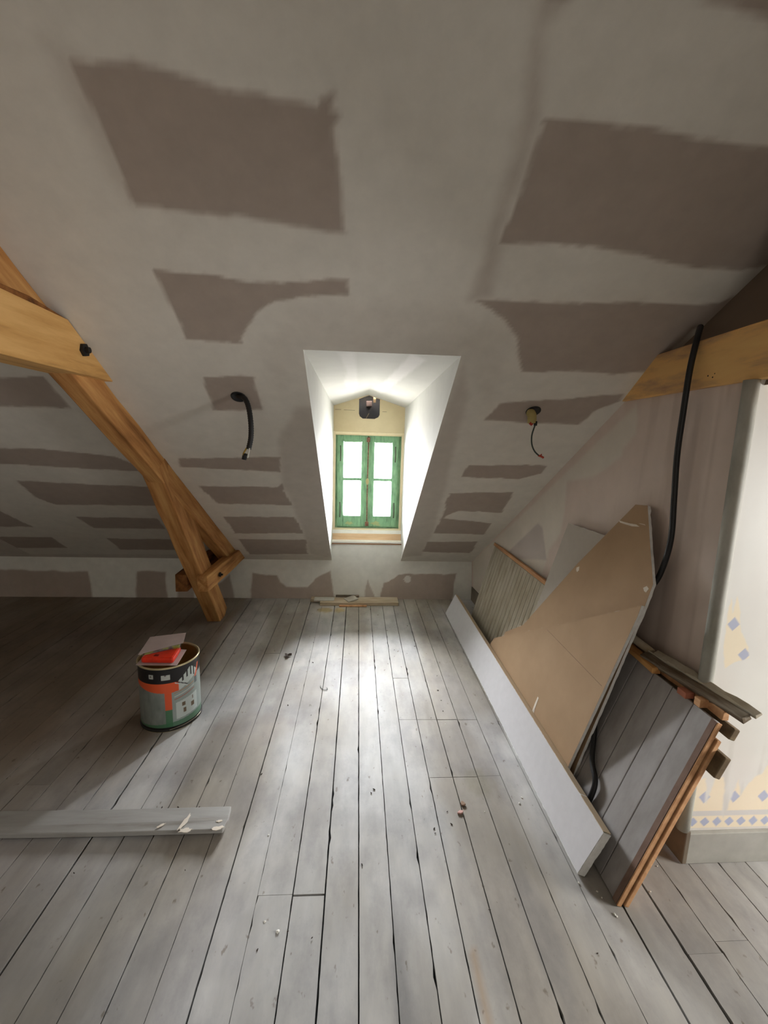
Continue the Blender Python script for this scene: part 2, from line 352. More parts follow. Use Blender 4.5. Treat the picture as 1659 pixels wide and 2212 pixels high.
# ------------------------------------------------------------------ sloping plasterboard ceiling with filler bands
XL, XR = -0.232, 0.418; VTOP = (YW-1.868)/CA
def uv_s(px, py): p = on_slope(px, py); return (p[0], (YW-p[1])/CA)
SP = [  # (feather, strength, outline) bare board showing between the filler bands
 (.02, 1, [(150,122),(200,135),(290,135),(340,150),(460,180),(600,215),(690,222),(690,200),(722,195),(718,230),(733,240),(722,270),(730,370),(747,502),(640,492),(520,470),(370,450),(290,441),(270,420),(240,330),(195,220),(160,150)]),
 (.10, .45, [(110,100),(200,135),(280,430),(230,360),(150,200)]),
 (.012, 1, [(328,580),(400,592),(460,594),(530,606),(640,608),(752,602),(757,640),(650,642),(600,652),(560,675),(535,705),(520,735),(525,742),(400,730),(395,715)]),
 (.012, 1, [(1170,258),(1250,258),(1330,270),(1480,290),(1700,325),(1740,560),(1600,588),(1500,580),(1400,555),(1280,535),(1200,528),(1080,526),(1105,470),(1130,390),(1150,320)]),
 (.06, .55, [(1165,30),(1180,-20),(1250,-20),(1205,30),(1175,60),(1165,130),(1162,250),(1135,350),(1085,500),(1060,640),(1010,650),(1020,620),(1050,540),(1080,430),(1110,330),(1130,230),(1140,100)]),
 (.02, 1, [(1500,-10),(1560,5),(1700,50),(1800,-60),(1500,-60)]),
 (.02, .8, [(1175,-60),(1290,-60),(1250,0),(1205,25),(1180,20)]),
 (.012, 1, [(1022,645),(1050,648),(1130,650),(1250,655),(1350,652),(1480,658),(1560,655),(1590,640),(1560,690),(1500,710),(1440,765),(1400,803),(1330,808),(1250,803),(1130,802),(1125,770),(1120,730),(1090,690),(1060,665)]),
 (.012, 1, [(440,815),(548,812),(552,830),(566,886),(460,885)]),
 (.012, 1, [(1080,870),(1200,862),(1350,850),(1340,865),(1290,885),(1250,918),(1045,908)]),
 (.012, 1, [(-300,830),(0,815),(90,812),(155,882),(0,877),(-300,880)]),
 (.012, 1, [(-400,960),(0,968),(80,970),(250,985),(330,1020),(0,1002),(-400,998)]),
 (.010, 1, [(385,990),(605,988),(607,1020),(390,1008)]),
 (.012, 1, [(35,1038),(320,1052),(345,1092),(120,1090),(80,1075)]),
 (.010, 1, [(430,1050),(600,1052),(614,1042),(612,1060),(632,1092),(470,1088)]),
 (.010, 1, [(165,1116),(340,1120),(358,1142),(200,1140)]),
 (.008, 1, [(483,1116),(635,1117),(655,1152),(508,1152),(500,1140)]),
 (.010, 1, [(232,1163),(370,1165),(380,1188),(260,1187)]),
 (.008, 1, [(515,1164),(660,1166),(666,1197),(540,1197)]),
 (.012, 1, [(-300,1000),(0,1104),(72,1138),(-300,1136)]), (.012, 1, [(-300,1158),(110,1160),(145,1184),(-300,1182)]),
 (.008, 1, [(1012,1005),(1180,1005),(1172,1022),(1120,1035),(998,1030)]),
 (.008, 1, [(972,1065),(1110,1063),(1082,1108),(990,1104),(962,1115),(958,1120),(1062,1130),(1045,1155),(935,1152),(950,1125),(963,1100),(963,1085)]),
 (.008, 1, [(922,1170),(1032,1170),(1015,1195),(912,1192)]),
 (.05, .40, [(640,880),(690,880),(713,1207),(670,1197),(655,1150),(632,1090),(612,1050),(608,1000),(600,950)]),
 (.05, .40, [(1003,775),(1010,860),(985,960),(960,1060),(935,1150),(910,1200),(872,1203),(905,1050),(950,930)]),
 (.05, .30, [(-200,1196),(715,1198),(715,1212),(-200,1210)]),
 (.12, .18, [(600,860),(655,755),(1003,770),(1060,880),(1100,720),(1000,660),(650,650),(560,760)]),
]
SPU = [(f, s, [uv_s(*p) for p in poly]) for f, s, poly in SP]
def slope_col(u, v):
    ju = u+(fbm(u, v, 9, 31)-.5)*.022+(fbm(u, v, 40, 33)-.5)*.008; jv = v+(fbm(u, v, 9, 41)-.5)*.022+(fbm(u, v, 40, 43)-.5)*.008
    m = np.zeros_like(u)
    for f, s, poly in SPU: m = np.maximum(m, poly_mask(ju, jv, poly, f)*s)
    far = (u < -2.9); m = np.where(far, .35, m)
    c = mix(COMPOUND, BARE, m)
    return c*(.965+.07*fbm(u, v, 1.7, 51))[:, None]
tag(grid_mesh('ceiling', seg(-4.2, 3.2, .0115, XL, XR), seg(0, (2.8-ZK)/SA, .0115, VTOP),
     lambda u, v: np.stack([u, YW-v*CA, ZK+v*SA], 1), slope_col, M_SLOPE,
     keep=lambda u, v: ~((u > XL) & (u < XR) & (v < VTOP))), kind='structure')
# ------------------------------------------------------------------ knee wall
def uv_k(px, py): p = at_y(px, py, YW); return (p[0], p[2])
KP = [(.015, 1, [(545,1237),(575,1242),(600,1243),(605,1258),(620,1268),(665,1268),(680,1250),(714,1232),(722,1290),(718,1300),(540,1300)]),
      (.010, 1, [(828,1258),(840,1255),(862,1240),(985,1240),(975,1300),(820,1300)]), (.012, .8, [(795,1252),(812,1300),(786,1300)]),
      (.02, 1, [(295,1233),(357,1235),(362,1300),(295,1300)]), (.02, 1, [(-900,1228),(0,1230),(190,1235),(200,1300),(-900,1300)]),
      (.02, .9, [(390,1245),(420,1245),(420,1300),(380,1300)]), (.02, .9, [(470,1262),(498,1240),(507,1300),(470,1300)])]
KPU = [(f, s, [uv_k(*p) for p in poly]) for f, s, poly in KP]
spot = uv_k(880, 1251)
def knee_col(u, v):
    ju = u+(fbm(u, v, 12, 61)-.5)*.025; jv = v+(fbm(u, v, 12, 71)-.5)*.02; m = np.zeros_like(u)
    for f, s, poly in KPU: m = np.maximum(m, poly_mask(ju, jv, poly, f)*s)
    d = np.hypot(u-spot[0], v-spot[1]); m = np.where(d < .035, m*.25, m)
    return mix(lin((236, 235, 228)), BARE*1.12, m)*(.96+.08*fbm(u, v, 3, 81))[:, None]
tag(grid_mesh('wall_back', seg(-4.2, 3.2, .012, XL, XR), seg(-.05, .545, .01, ZK, 0.0), lambda u, v: np.stack([u, 0*u+YW, v], 1), knee_col, M_SLOPE,
     keep=lambda u, v: (v < ZK) | ((u > XL) & (u < XR))), kind='structure')

# ------------------------------------------------------------------ dormer: cheeks, ceiling, gable panel, sill
YG = 4.06
def plain_col(c, s=91): return lambda u, v: np.asarray(c)*(.96+.07*fbm(u, v, 5, s))[:, None]
DORM = lin((206, 205, 199))
for nm, X in (('wall_left_cheek', XL), ('wall_right_cheek', XR)):
    def pos(u, v, X=X):                                   # u: 0 room edge .. 1 window, v: 0 bottom .. 1 top
        zt = 1.875-.04*u; top = np.stack([0*u+X, 1.868+(YG-1.868)*u, zt], 1)
        w = np.minimum(1.868+(YG-1.868)*u, YW); bot = np.stack([0*u+X, 1.868+(YG-1.868)*u, np.where(u*(YG-1.868)+1.868 < YW, ZK+(YW-w)*SA/CA, .378)], 1)
        return bot+(top-bot)*v[:, None]
    tag(grid_mesh(nm, seg(0, 1, .02, (YW-1.868)/(YG-1.868)), seg(0, 1, .04), pos, plain_col(DORM), M_DORMER), kind='structure')
def dorm_pos(u, t):                                       # u across 0..1, t from room edge to window
    gab = 1.800+.104*(1-np.abs(u-.48)/np.where(u < .48, .48, .52)); fl = 1.855
    w = np.clip(t*1.15, 0, 1)**1.25
    return np.stack([XL+(XR-XL)*u, 1.868+(YG+.01-1.868)*t, fl*(1-w)+gab*w], 1)
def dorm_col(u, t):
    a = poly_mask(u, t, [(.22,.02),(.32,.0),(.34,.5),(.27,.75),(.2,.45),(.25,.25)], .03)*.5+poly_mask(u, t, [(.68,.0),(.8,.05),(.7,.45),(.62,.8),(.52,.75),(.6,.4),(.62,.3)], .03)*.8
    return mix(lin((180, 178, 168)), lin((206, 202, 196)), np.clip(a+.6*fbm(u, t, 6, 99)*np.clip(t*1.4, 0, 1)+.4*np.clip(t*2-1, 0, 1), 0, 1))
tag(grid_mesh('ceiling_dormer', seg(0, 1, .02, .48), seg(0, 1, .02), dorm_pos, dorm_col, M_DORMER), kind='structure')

M_CREAM = mat_noise('cream_panel', [(0.3, L4(206, 190, 152)), (0.7, L4(222, 208, 172))], scale=4, rough=.8, bumpv=.05)
M_GREEN = mat_noise('green_window_paint', [(0.25, L4(74, 102, 78)), (0.45, L4(102, 140, 106)), (0.62, L4(116, 154, 118)), (0.8, L4(138, 172, 136))], scale=14, detail=6, vec=(3, 3, .8), rough=.5, bumpv=.25)
M_RUST = mat_noise('rusty_iron', [(0.3, L4(70, 46, 34)), (0.6, L4(128, 92, 74)), (0.8, L4(150, 120, 96))], scale=60, rough=.8, bumpv=.4, metal=.3)
M_WHITEWOOD = mat_noise('white_gloss_trim', [(0.3, L4(224, 222, 212)), (0.7, L4(242, 240, 232))], scale=8, rough=.5, bumpv=.05)
M_PINE = mat_noise('pale_pine', [(0.3, L4(196, 160, 122)), (0.7, L4(222, 194, 158))], scale=6, vec=(.6, 5, 5), rough=.7)
M_SILLBROWN = mat_plain('brown_sill_edge', lin((168, 124, 92)), .7)
M_IVORY = mat_plain('ivory_casing', lin((232, 218, 184)), .6, var=.03)

outer = [Vector(p) for p in ((XL, YG, 1.54), (XR+.006, YG, 1.54), (XR+.006, YG, 1.803), (.088, YG, 1.908), (XL-.002, YG, 1.806))]
hx0, hx1, hz0 = -.003, .186, 1.692
hole = [Vector(p) for p in ((hx0, YG, 1.865), (hx0, YG, 1.735), (hx0+.008, YG, 1.712), (hx0+.035, YG, hz0), (hx1-.045, YG, hz0), (hx1-.012, YG, 1.708), (hx1, YG, 1.73), (hx1, YG, 1.868), (.13, YG, 1.885), (.088, YG, 1.899), (.045, YG, 1.885))]
tri = geometry.tessellate_polygon([outer, hole]); allp = outer+hole
bm = bmesh.new(); vs = [bm.verts.new(p) for p in allp]; vb = [bm.verts.new(p+Vector((0, .012, 0))) for p in allp]
for t in tri:
    bm.faces.new([vs[i] for i in t]); bm.faces.new([vb[i] for i in t][::-1])
no = len(outer)
for rng_ in (range(no), range(no, len(allp))):
    r_ = list(rng_)
    for a, b_ in zip(r_, r_[1:]+r_[:1]): bm.faces.new((vs[a], vs[b_], vb[b_], vb[a]))
gp = empty('gable_panel', (.09, YG, 1.54)); tag(gp, 'cream gable board above the green window with a rounded dark cutout', 'panel')
from_bm('board', bm, M_CREAM, gp)
for xa, xb, z in ((-.22, -.165, 1.765), (-.14, -.04, 1.762), (.21, .25, 1.757)): box('crack', (xa, YG-.0012, z), (xb, YG+.001, z+.0022), M_DARK, gp, bevel=0)
bmc = bmesh.new(); x0, x1, z0, z1 = hx0-.02, hx1+.02, hz0-.02, 1.93
for q in (((x0, YG+.013, z0), (x0, 4.3, z0), (x0, 4.3, z1), (x0, YG+.013, z1)), ((x1, YG+.013, z0), (x1, 4.3, z0), (x1, 4.3, z1), (x1, YG+.013, z1)),
          ((x0, YG+.013, z0), (x1, YG+.013, z0), (x1, 4.3, z0), (x0, 4.3, z0)), ((x0, YG+.013, z1), (x1, YG+.013, z1), (x1, 4.3, z1), (x0, 4.3, z1)), ((x0, 4.3, z0), (x1, 4.3, z0), (x1, 4.3, z1), (x0, 4.3, z1))):
    bmc.faces.new([bmc.verts.new(p) for p in q])
from_bm('cutout_cavity', bmc, mat_noise('shaded_cavity', [(0.3, L4(9, 8, 7)), (0.7, L4(24, 20, 16))], scale=14, rough=.95), gp)  # near-black colour carries the shade inside the cutout
timber('roof_stub', (.09, 4.12, 1.83), (.09, 4.28, 1.84), (1, 0, 0), .05, .05, mat_plain('shaded_wood', lin((44, 28, 18)), .9), gp)  # stub and offcut darkened in colour for the shade in the hole
obox('wood_offcut', (.138, 4.09, 1.865), (.011, 0, 0), (0, .01, 0), (0, 0, .026), mat_plain('tan_offcut', lin((96, 74, 44)), .9), gp)
obox('straw', (.075, YG+.006, 1.716), (.003, 0, 0), (0, .002, 0), (.014, 0, .026), mat_plain('straw_colour', lin((130, 112, 88)), .9), gp, bevel=0)
# gable wall around window (outside skin, so daylight enters only by the panes)
tag(from_bm('wall_gable', prism_bm([(XL-.12, 4.30, .3), (XL, 4.30, .3), (XL, 4.30, 2.0), (XL-.12, 4.30, 2.0)], (0, .02, 0),
   prism_bm([(XR, 4.30, .3), (XR+.12, 4.30, .3), (XR+.12, 4.30, 2.0), (XR, 4.30, 2.0)], (0, .02, 0),
   box_bm((XL-.12, 4.07, 1.60), (XR+.12, 4.31, 1.66), box_bm((XL-.02, 3.99, .3), (XR+.02, 4.30, .535))))), M_CREAM), kind='structure')

# window -----------------------------------------------------
YF = 4.10                                                   # face of the sashes
w = empty('window_1', (.085, YF, .67)); tag(w, kind='structure')
wx0, wx1, wz0, wz1 = -.214, .392, .668, 1.553
def frame_bm(x0, x1, z0, z1, y0, y1, t, tb=None, tt=None):
    tb = tb or t; tt = tt or t
    b = box_bm((x0, y0, z0), (x0+t, y1, z1)); box_bm((x1-t, y0, z0), (x1, y1, z1), b)
    box_bm((x0+t, y0, z0), (x1-t, y1, z0+tb), b); box_bm((x0+t, y0, z1-tt), (x1-t, y1, z1), b); return b
from_bm('casing', frame_bm(XL-.012, XR+.012, .64, 1.572, YG-.004, 4.14, .032, .026, .021), M_IVORY, w, bevel=.002)
from_bm('window_frame', frame_bm(wx0-.012, wx1+.014, wz0, wz1, YF+.006, YF+.07, .043, .030, .030), M_GREEN, w, bevel=.003)
def sash(x0, x1):
    z0, z1 = wz0+.012, wz1-.012
    s = from_bm('sash', frame_bm(x0, x1, z0, z1, YF-.008, YF+.034, .057, .105, .062), M_GREEN, w, bevel=.004)
    px0, px1, pz0, pz1 = x0+.057, x1-.057, z0+.105, z1-.062; zm = (pz0+pz1)/2
    box('glazing_bar', (px0, YF, zm-.013), (px1, YF+.03, zm+.013), M_GREEN, s, bevel=.003)
    from_bm('glazing_bead', frame_bm(px0, px1, pz0, pz1, YF+.012, YF+.03, .006), M_WHITEWOOD, s)
    for a, b_ in ((pz0, zm-.008), (zm+.008, pz1)): box('window_pane', (px0, YF+.018, a), (px1, YF+.021, b_), M_GLASS, s, bevel=0)
    return s
mg, ng, bg_ = new_mat('window_glass'); ng.nodes.remove(bg_)
tr = N(ng, 'ShaderNodeBsdfTransparent'); gl = N(ng, 'ShaderNodeBsdfGlossy'); gl.inputs['Roughness'].default_value = .03; mx = N(ng, 'ShaderNodeMixShader'); fr = N(ng, 'ShaderNodeFresnel'); fr.inputs[0].default_value = 1.45
tr.inputs[0].default_value = (.95, .96, .96, 1); ng.links.new(fr.outputs[0], mx.inputs[0]); ng.links.new(tr.outputs[0], mx.inputs[1]); ng.links.new(gl.outputs[0], mx.inputs[2])
ng.links.new(mx.outputs[0], [q for q in ng.nodes if q.type == 'OUTPUT_MATERIAL'][0].inputs[0]); M_GLASS = mg
xm = (wx0+wx1)/2
sash(wx0+.018, xm-.002); sash(xm+.002, wx1-.018)
box('meeting_stile', (xm-.019, YF-.020, wz0+.02), (xm+.021, YF-.008, wz1-.012), M_GREEN, w, bevel=.004)
esp = tube('espagnolette_rod', [(xm+.002, YF-.026, wz0+.03), (xm-.001, YF-.027, 1.1), (xm+.003, YF-.026, wz1-.02)], .0055, M_RUST, w, n=6, seg=8)
from_bm('knob', lathe_bm([(0, 0), (.014, .002), (.019, .012), (.014, .022), (.008, .026), (0, .027)], seg=20), mat_plain('worn_brass', lin((150, 140, 100)), .4, .6), esp, smooth=True).matrix_world = Matrix.Translation((xm-.002, YF-.03, 1.118)) @ Matrix.Rotation(R90, 4, 'X') @ Matrix.Diagonal((.8, 1.7, 1, 1))
for z in (wz0+.045, wz1-.05): box('rod_keeper', (xm-.015, YF-.034, z-.022), (xm+.017, YF-.018, z+.02), M_RUST, esp, bevel=.004)
for sx, zz in ((wx0+.047, .77), (wx0+.047, 1.30), (wx1-.047, .77), (wx1-.047, 1.30)):
    tube('hinge', [(sx, YF-.010, zz), (sx+.002, YF-.012, zz+.06), (sx-.001, YF-.010, zz+.145)], .0045, mat_plain('dark_hinge', lin((60, 62, 44)), .7), w, n=3, seg=8)
for k, (cx_, cz_, sc_) in enumerate(((-.08, .712, .05), (.17, .716, .055), (.20, .70, .03))):
    pp = [(cx_+math.cos(a)*sc_*random.uniform(.4, 1), YF-.009, cz_+math.sin(a)*sc_*.45*random.uniform(.4, 1)) for a in np.linspace(0, 6.28, 14)[:-1]]
    prism('flaked_paint', pp, (0, -.0006, 0), mat_plain('flaked_paint_%s' % 'abc'[k], lin((140, 150, 104)), .8), w, bevel=0)
# sill build-up
tag(prism('trim_2', [(XL-.006, YG-.03, .626), (XL-.006, YF+.02, .630), (XL-.006, YF+.02, .668), (XL-.006, YG-.01, .655)], (XR-XL+.012, 0, 0), M_WHITEWOOD, ragged=0), kind='structure')
tag(box('trim_3', (XL-.002, YG-.028, .562), (XR+.002, YG+.2, .627), M_PINE, bevel=.003), kind='structure')
tag(box('trim_4', (XL-.006, YW-.016, .548), (XR+.006, YG, .566), M_WHITEWOOD, bevel=.003), kind='structure')
tag(box('trim_5', (XL, YW-.009, .536), (XR, YW+.02, .548), M_SILLBROWN, bevel=.001), kind='structure')

# ------------------------------------------------------------------ right wall (side of the room) and the wallpapered return wall
ZB = 1.722
def rw_top(y):
    z = np.minimum(ZB, ZK+(YW-y)*SA/CA)
    x = np.where(y < 2.06, np.interp(y, [1.31, 2.06], [1.222, 1.266]), np.interp(y, [2.06, 3.0, YW], [1.266, 1.19, 1.10]))
    return x, z
def rw_pos(u, v):
    xb = np.interp(u, [1.31, YW], [1.222, 1.125]); xt, zt = rw_top(u)
    return np.stack([xb+(xt-xb)*v*zt/np.maximum(zt, .3), u, zt*v], 1)
def uv_r(px, py):
    p = hit(px, py, (1, .04, 0), 1.222+.04*1.31+.0); return (p[1], p[2])
RP = [(.03, [(1345,872),(1352,905),(1345,940),(1318,968),(1315,985),(1260,1030),(1205,1040),(1203,1090),(1196,1150),(1175,1190),(1150,1290),(1105,1350),(1020,1300),(1025,1210)])]
RH = [(.02, [(1150,1130),(1080,1205),(1170,1210),(1160,1140)]), ]
RPU = [(f, [uv_r(*p) for p in poly]) for f, poly in RP]; RHU = [(f, [uv_r(*p) for p in poly]) for f, poly in RH]
def rw_col(u, v):
    _, zt = rw_top(u); z = v*zt; m = np.zeros_like(u); h = np.zeros_like(u)
    for f, poly in RPU: m = np.maximum(m, poly_mask(u+(fbm(u, z, 8, 5)-.5)*.03, z, poly, f))
    for f, poly in RHU: h = np.maximum(h, poly_mask(u, z, poly, f))
    c = mix(lin((220, 204, 193)), lin((226, 218, 206)), m); c = mix(c, lin((196, 186, 180)), h*.9)
    st = fbm(u*7, z*.5, 2.2, 17); c = mix(c, lin((160, 140, 128)), np.clip((st-.55)*3, 0, .35)*(1-m)*np.clip((2.1-u)*2, 0, 1))
    return c*(.96+.08*fbm(u, z, 2.5, 23))[:, None]
tag(grid_mesh('wall_right', seg(1.31, YW+.01, .015, 2.06), seg(0, 1, .01), rw_pos, rw_col, M_WALL), kind='structure')
# infill above the collar beam
def inf_pos(u, v):
    zt = np.maximum(ZK+(YW-u)*SA/CA, 1.72); xb = np.interp(u, [.6, 1.31, 2.06], [1.21, 1.236, 1.268]); xt = np.interp(u, [.6, 1.5, 2.06], [1.48, 1.352, 1.268])
    return np.stack([xb+(xt-xb)*v, u, 1.70+(zt-1.70)*v], 1)
tag(grid_mesh('wall_right_upper', seg(.0, 2.09, .03), seg(0, 1, .05), inf_pos, lambda u, v: lin((128, 112, 98))*(.92+.14*fbm(u, v, 4, 3))[:, None], M_WALL), kind='structure')
# return wall: wallpaper, border, ragged white paint
YR = 1.31
WP_RAG = [(1.18,.36),(1.235,.33),(1.262,.34),(1.272,.25),(1.278,.235),(1.283,.27),(1.30,.34),(1.325,.345),(1.338,.29),(1.345,.20),(1.352,.175),(1.362,.21),(1.372,.28),(1.385,.33),(1.40,.27),(1.415,.30),(1.44,.34),(1.47,.36),(1.50,.43),(1.53,.47),(1.60,.46),(1.70,.50),(1.9,.45),(2.4,.5),(3.3,.5),(3.3,2.9),(1.1,2.9),(1.1,.36)]
WP_PATCH = [(1.238,.945),(1.247,1.02),(1.256,.96),(1.268,1.03),(1.283,.96),(1.30,.90),(1.335,.84),(1.343,.80),(1.30,.785),(1.262,.765),(1.245,.85)]
def wp_col(u, v):
    och = lin((232, 218, 192)); blue = lin((160, 168, 196)); c = np.tile(och, (len(u), 1))
    s = .0465; ph = (u-1.283) % s; ph = np.minimum(ph, s-ph)
    c = mix(c, lin((198, 196, 196)), ((v > .186) & (v < .208)).astype(float)*.8)
    c = mix(c, lin((206, 204, 204)), ((v > .127) & (v < .140)).astype(float)*.7)
    c = mix(c, blue, np.clip((.0195-(ph+np.abs(v-.163)*.95))/.002, 0, 1)*.9)
    # field diamonds in staggered rows
    row = np.round((v-.265)/.11); pu = (u-1.267-(row % 2)*.056) % .112; pu = np.minimum(pu, .112-pu)
    c = mix(c, blue, np.where(v > .222, np.clip((.023-(pu+np.abs(v-.265-row*.11)*.9))/.002, 0, 1)*.85, 0))
    ju = u+(fbm(u, v, 30, 7)-.5)*.012; jv = v+(fbm(u, v, 30, 8)-.5)*.02
    m = poly_mask(ju, jv, WP_RAG, .012); m = m*(1-poly_mask(ju, jv, WP_PATCH, .004))
    white = mix(lin((216, 211, 204)), lin((226, 226, 220)), fbm(u*3, v, 3, 12))
    drip = np.clip((fbm(u*4, v*.8, 6, 44)-.5)*5, 0, 1)*np.clip((.62-v)*5, 0, 1); white = mix(white, lin((176, 170, 158)), drip*.35)
    c = mix(c, white, m)
    return mix(c, lin((150, 148, 140)), (v < .127).astype(float))
tag(grid_mesh('wall_front_return', seg(1.218, 1.80, .0035)+seg(1.80, 3.2, .02)[1:], seg(0, 1.05, .0035)+seg(1.05, 2.6, .03)[1:],
    lambda u, v: np.stack([u, 0*u+YR, v], 1), wp_col, mat_tint('papered_wall', rough=.45, scale=5, bumpv=.3, spec=.5, lo=.97, hi=1.02)), kind='structure')
M_BASE = mat_noise('grey_baseboard_paint', [(0.3, L4(150, 148, 140)), (0.7, L4(176, 174, 166))], scale=6, rough=.6)
tag(box('baseboard_front', (1.222, YR-.014, 0), (3.19, YR+.002, .127), M_BASE, bevel=.003), kind='structure')
tag(prism('baseboard_right', [(1.208, 1.296, 0), (1.111, YW-.01, 0), (1.13, YW-.01, 0), (1.226, 1.296, 0)], (0, 0, .135), mat_noise('brown_grey_baseboard', [(0.3, L4(104, 92, 78)), (0.7, L4(128, 116, 100))], scale=6, rough=.7), bevel=.003), kind='structure')
# rounded corner guard
tag(tube('trim_6', [(1.210, 1.318, .13), (1.207, 1.319, .9), (1.204, 1.320, 1.715)], .022, mat_noise('corner_guard_paint', [(0.3, L4(140, 139, 128)), (0.6, L4(174, 172, 163)), (0.8, L4(188, 186, 177))], scale=9, vec=(1, 1, .5), rough=.6), n=6, seg=20), kind='structure')

# ------------------------------------------------------------------ rest of the room shell (behind and beside the camera)
M_SHELL = mat_noise('shell_plaster', [(0.3, L4(196, 190, 180)), (0.7, L4(208, 202, 192))], scale=3, rough=.9)
YT = YW-(2.8-ZK)/SA*CA
def wall_with_hole(name, P, U, Vv, lu, lv, h, t=.03):
    """wall lu x lv from corner P along U,V with a window opening h=(u0,u1,v0,v1)"""
    P, U, Vv = Vector(P), Vector(U), Vector(Vv); bm = bmesh.new()
    def q(a, b, c, d):
        bm.faces.new([bm.verts.new(P+U*x_+Vv*y_) for x_, y_ in ((a, c), (b, c), (b, d), (a, d))])
    if h is None: q(0, lu, 0, lv)
    else: u0, u1, v0, v1 = h; q(0, u0, 0, lv); q(u1, lu, 0, lv); q(u0, u1, 0, v0); q(u0, u1, v1, lv)
    return tag(from_bm(name, bm, M_SHELL), kind='structure')
wall_with_hole('ceiling_flat', (-4.2, -3.1, 2.8), (1, 0, 0), (0, 1, 0), 7.4, 3.1+YT, None)
wall_with_hole('wall_left', (-4.2, -3.1, 0), (0, 1, 0), (0, 0, 1), 7.2, 2.85, None)
wall_with_hole('wall_rear', (-4.2, -3.1, 0), (1, 0, 0), (0, 0, 1), 7.4, 2.85, None)
wall_with_hole('wall_far_right', (3.2, -3.1, 0), (0, 1, 0), (0, 0, 1), 4.5, 2.85, None)

# ------------------------------------------------------------------ left roof truss
tr_ = empty('roof_truss', (-1.16, 3.5, 0)); tag(tr_, 'honey-coloured timber roof truss leaning along the slope left of the dormer', 'roof truss')
sdir = Vector((0, -CA, SA)); nrm = Vector((0, -SA, -CA))
def sl(v, x, off): return Vector((x, YW-v*CA, ZK+v*SA))+nrm*off
timber('rafter', sl(.15, -1.105, .062), sl(3.9, -1.215, .062), (1, 0, 0), .092, .128, M_OAK, tr_, nseg=18)
def yz_cut(name, pts, x0, x1, mat, parent): return prism(name, [(x0, a, b) for a, b in pts], (x1-x0, 0, 0), mat, parent, bevel=.005)
yz_cut('collar_beam', [(2.066, 1.722), (1.78, 1.912), (1.42, 1.925), (.6, 1.925), (.6, 1.725), (1.4, 1.727)], -1.228, -1.088, M_OAK_Y, tr_)
yz_cut('shim', [(1.80, 1.912), (1.40, 1.924), (1.40, 1.94), (1.6, 1.94)], -1.2, -1.094, M_OAK_DARK, tr_)
timber('strut', (-1.158, 3.56, -.01), (-1.158, 2.56, 1.36), (1, 0, 0), .11, .18, M_OAK, tr_, bevel=.008)
timber('tie_piece', (-1.088, 3.03, .455), (-1.064, 3.99, .455), (0, 0, 1), .12, .075, M_OAK, tr_, nseg=6)
timber('tie_piece', (-1.265, 3.10, .44), (-1.255, 3.99, .45), (0, 0, 1), .13, .085, M_OAK_DARK, tr_, nseg=6)
def nut(name, c, ax, r, parent):
    d = Vector(ax).normalized(); c = Vector(c)
    bm = tube_bm([c, c+d*.012], r, seg=6, n=1); tube_bm([c, c+d*.026], r*.45, seg=10, n=1, bm=bm); return from_bm(name, bm, mat_plain('black_iron', (.012, .010, .009), .6), parent)
nut('bolt', (-1.089, *at_x(180, 756, -1.088)[1:]), (1, 0, 0), .026, tr_)
nut('bolt', (-1.040, *at_x(471, 1241, -1.05)[1:]), (1, 0, 0), .017, tr_)
# right collar beam
Mx = M_OAK_WORN
ba, bb = Vector((1.262, 2.075, 1.722)), Vector((1.212, 1.26, 1.722)); far_ = Vector((1.165, .35, 1.722))
rt = empty('collar_beam', tuple(bb)); tag(rt, 'worn brown collar beam above the right wall with a knot hole', 'beam')
f0 = [Vector((1.250, 2.082, 1.716)), Vector((1.200, 1.26, 1.716)), Vector((1.16, .35, 1.716)), Vector((1.16, .35, 1.888)), Vector((1.20, 1.26, 1.888)), Vector((1.236, 1.83, 1.886))]
prism('beam', f0, (.14, 0, 0), Mx, rt, bevel=.004)
kc = at_x(1418, 815, 1.24); nut_bm = lathe_bm([(0, .0015), (.015, .001), (.019, 0)], seg=18)
kn = from_bm('knot', nut_bm, mat_plain('dark_knot', lin((66, 42, 30)), .8), rt, smooth=True); kn.matrix_world = Matrix.Translation((1.2375, kc[1], kc[2])) @ Matrix.Rotation(-R90, 4, 'Y')
for px, py in ((1531, 812), (1541, 815), (1546, 807)):
    p = at_x(px, py, 1.217); k_ = from_bm('nail_hole', lathe_bm([(0, .001), (.003, 0)], seg=8), M_DARK, rt); k_.matrix_world = Matrix.Translation((p[0]-.003, p[1], p[2])) @ Matrix.Rotation(-R90, 4, 'Y')

# ------------------------------------------------------------------ ceiling cable outlets
def outlet(c, r, parent):
    q = Vector((0, -SA, -CA)).to_track_quat('Z', 'Y').to_matrix().to_4x4()
    o = from_bm('hole_rim', lathe_bm([(0, .001), (r*.8, .001), (r*.92, .004), (r, .003), (r*1.02, 0)], seg=28), M_BLACK, parent, smooth=True)
    o.matrix_world = Matrix.Translation(Vector(c)) @ q
c = on_slope(515, 857)
e = empty('cable_outlet', tuple(c)); tag(e, 'black corrugated conduit hanging from a round hole left of the dormer', 'electrical conduit')
outlet(c, .034, e)
pts = [Vector(c)+Vector((.0, .0, .005))]+[Vector(at_y(px, py, yy)) for px, py, yy in ((528, 860, 2.085), (537, 880, 2.07), (542, 915, 2.06), (542, 945, 2.06), (537, 970, 2.06))]
tube('conduit', pts, .0125, M_BLACK, e, rib=.12, n=6)
a, b_ = Vector(at_y(537, 968, 2.06)), Vector(at_y(529, 990, 2.06))
tube('yellow_wire', [a+Vector((-.008, -.004, 0)), a.lerp(b_, .6)+Vector((-.012, -.006, 0)), b_], .004, mat_plain('yellow_wire', lin((160, 130, 50)), .5), e, seg=8)
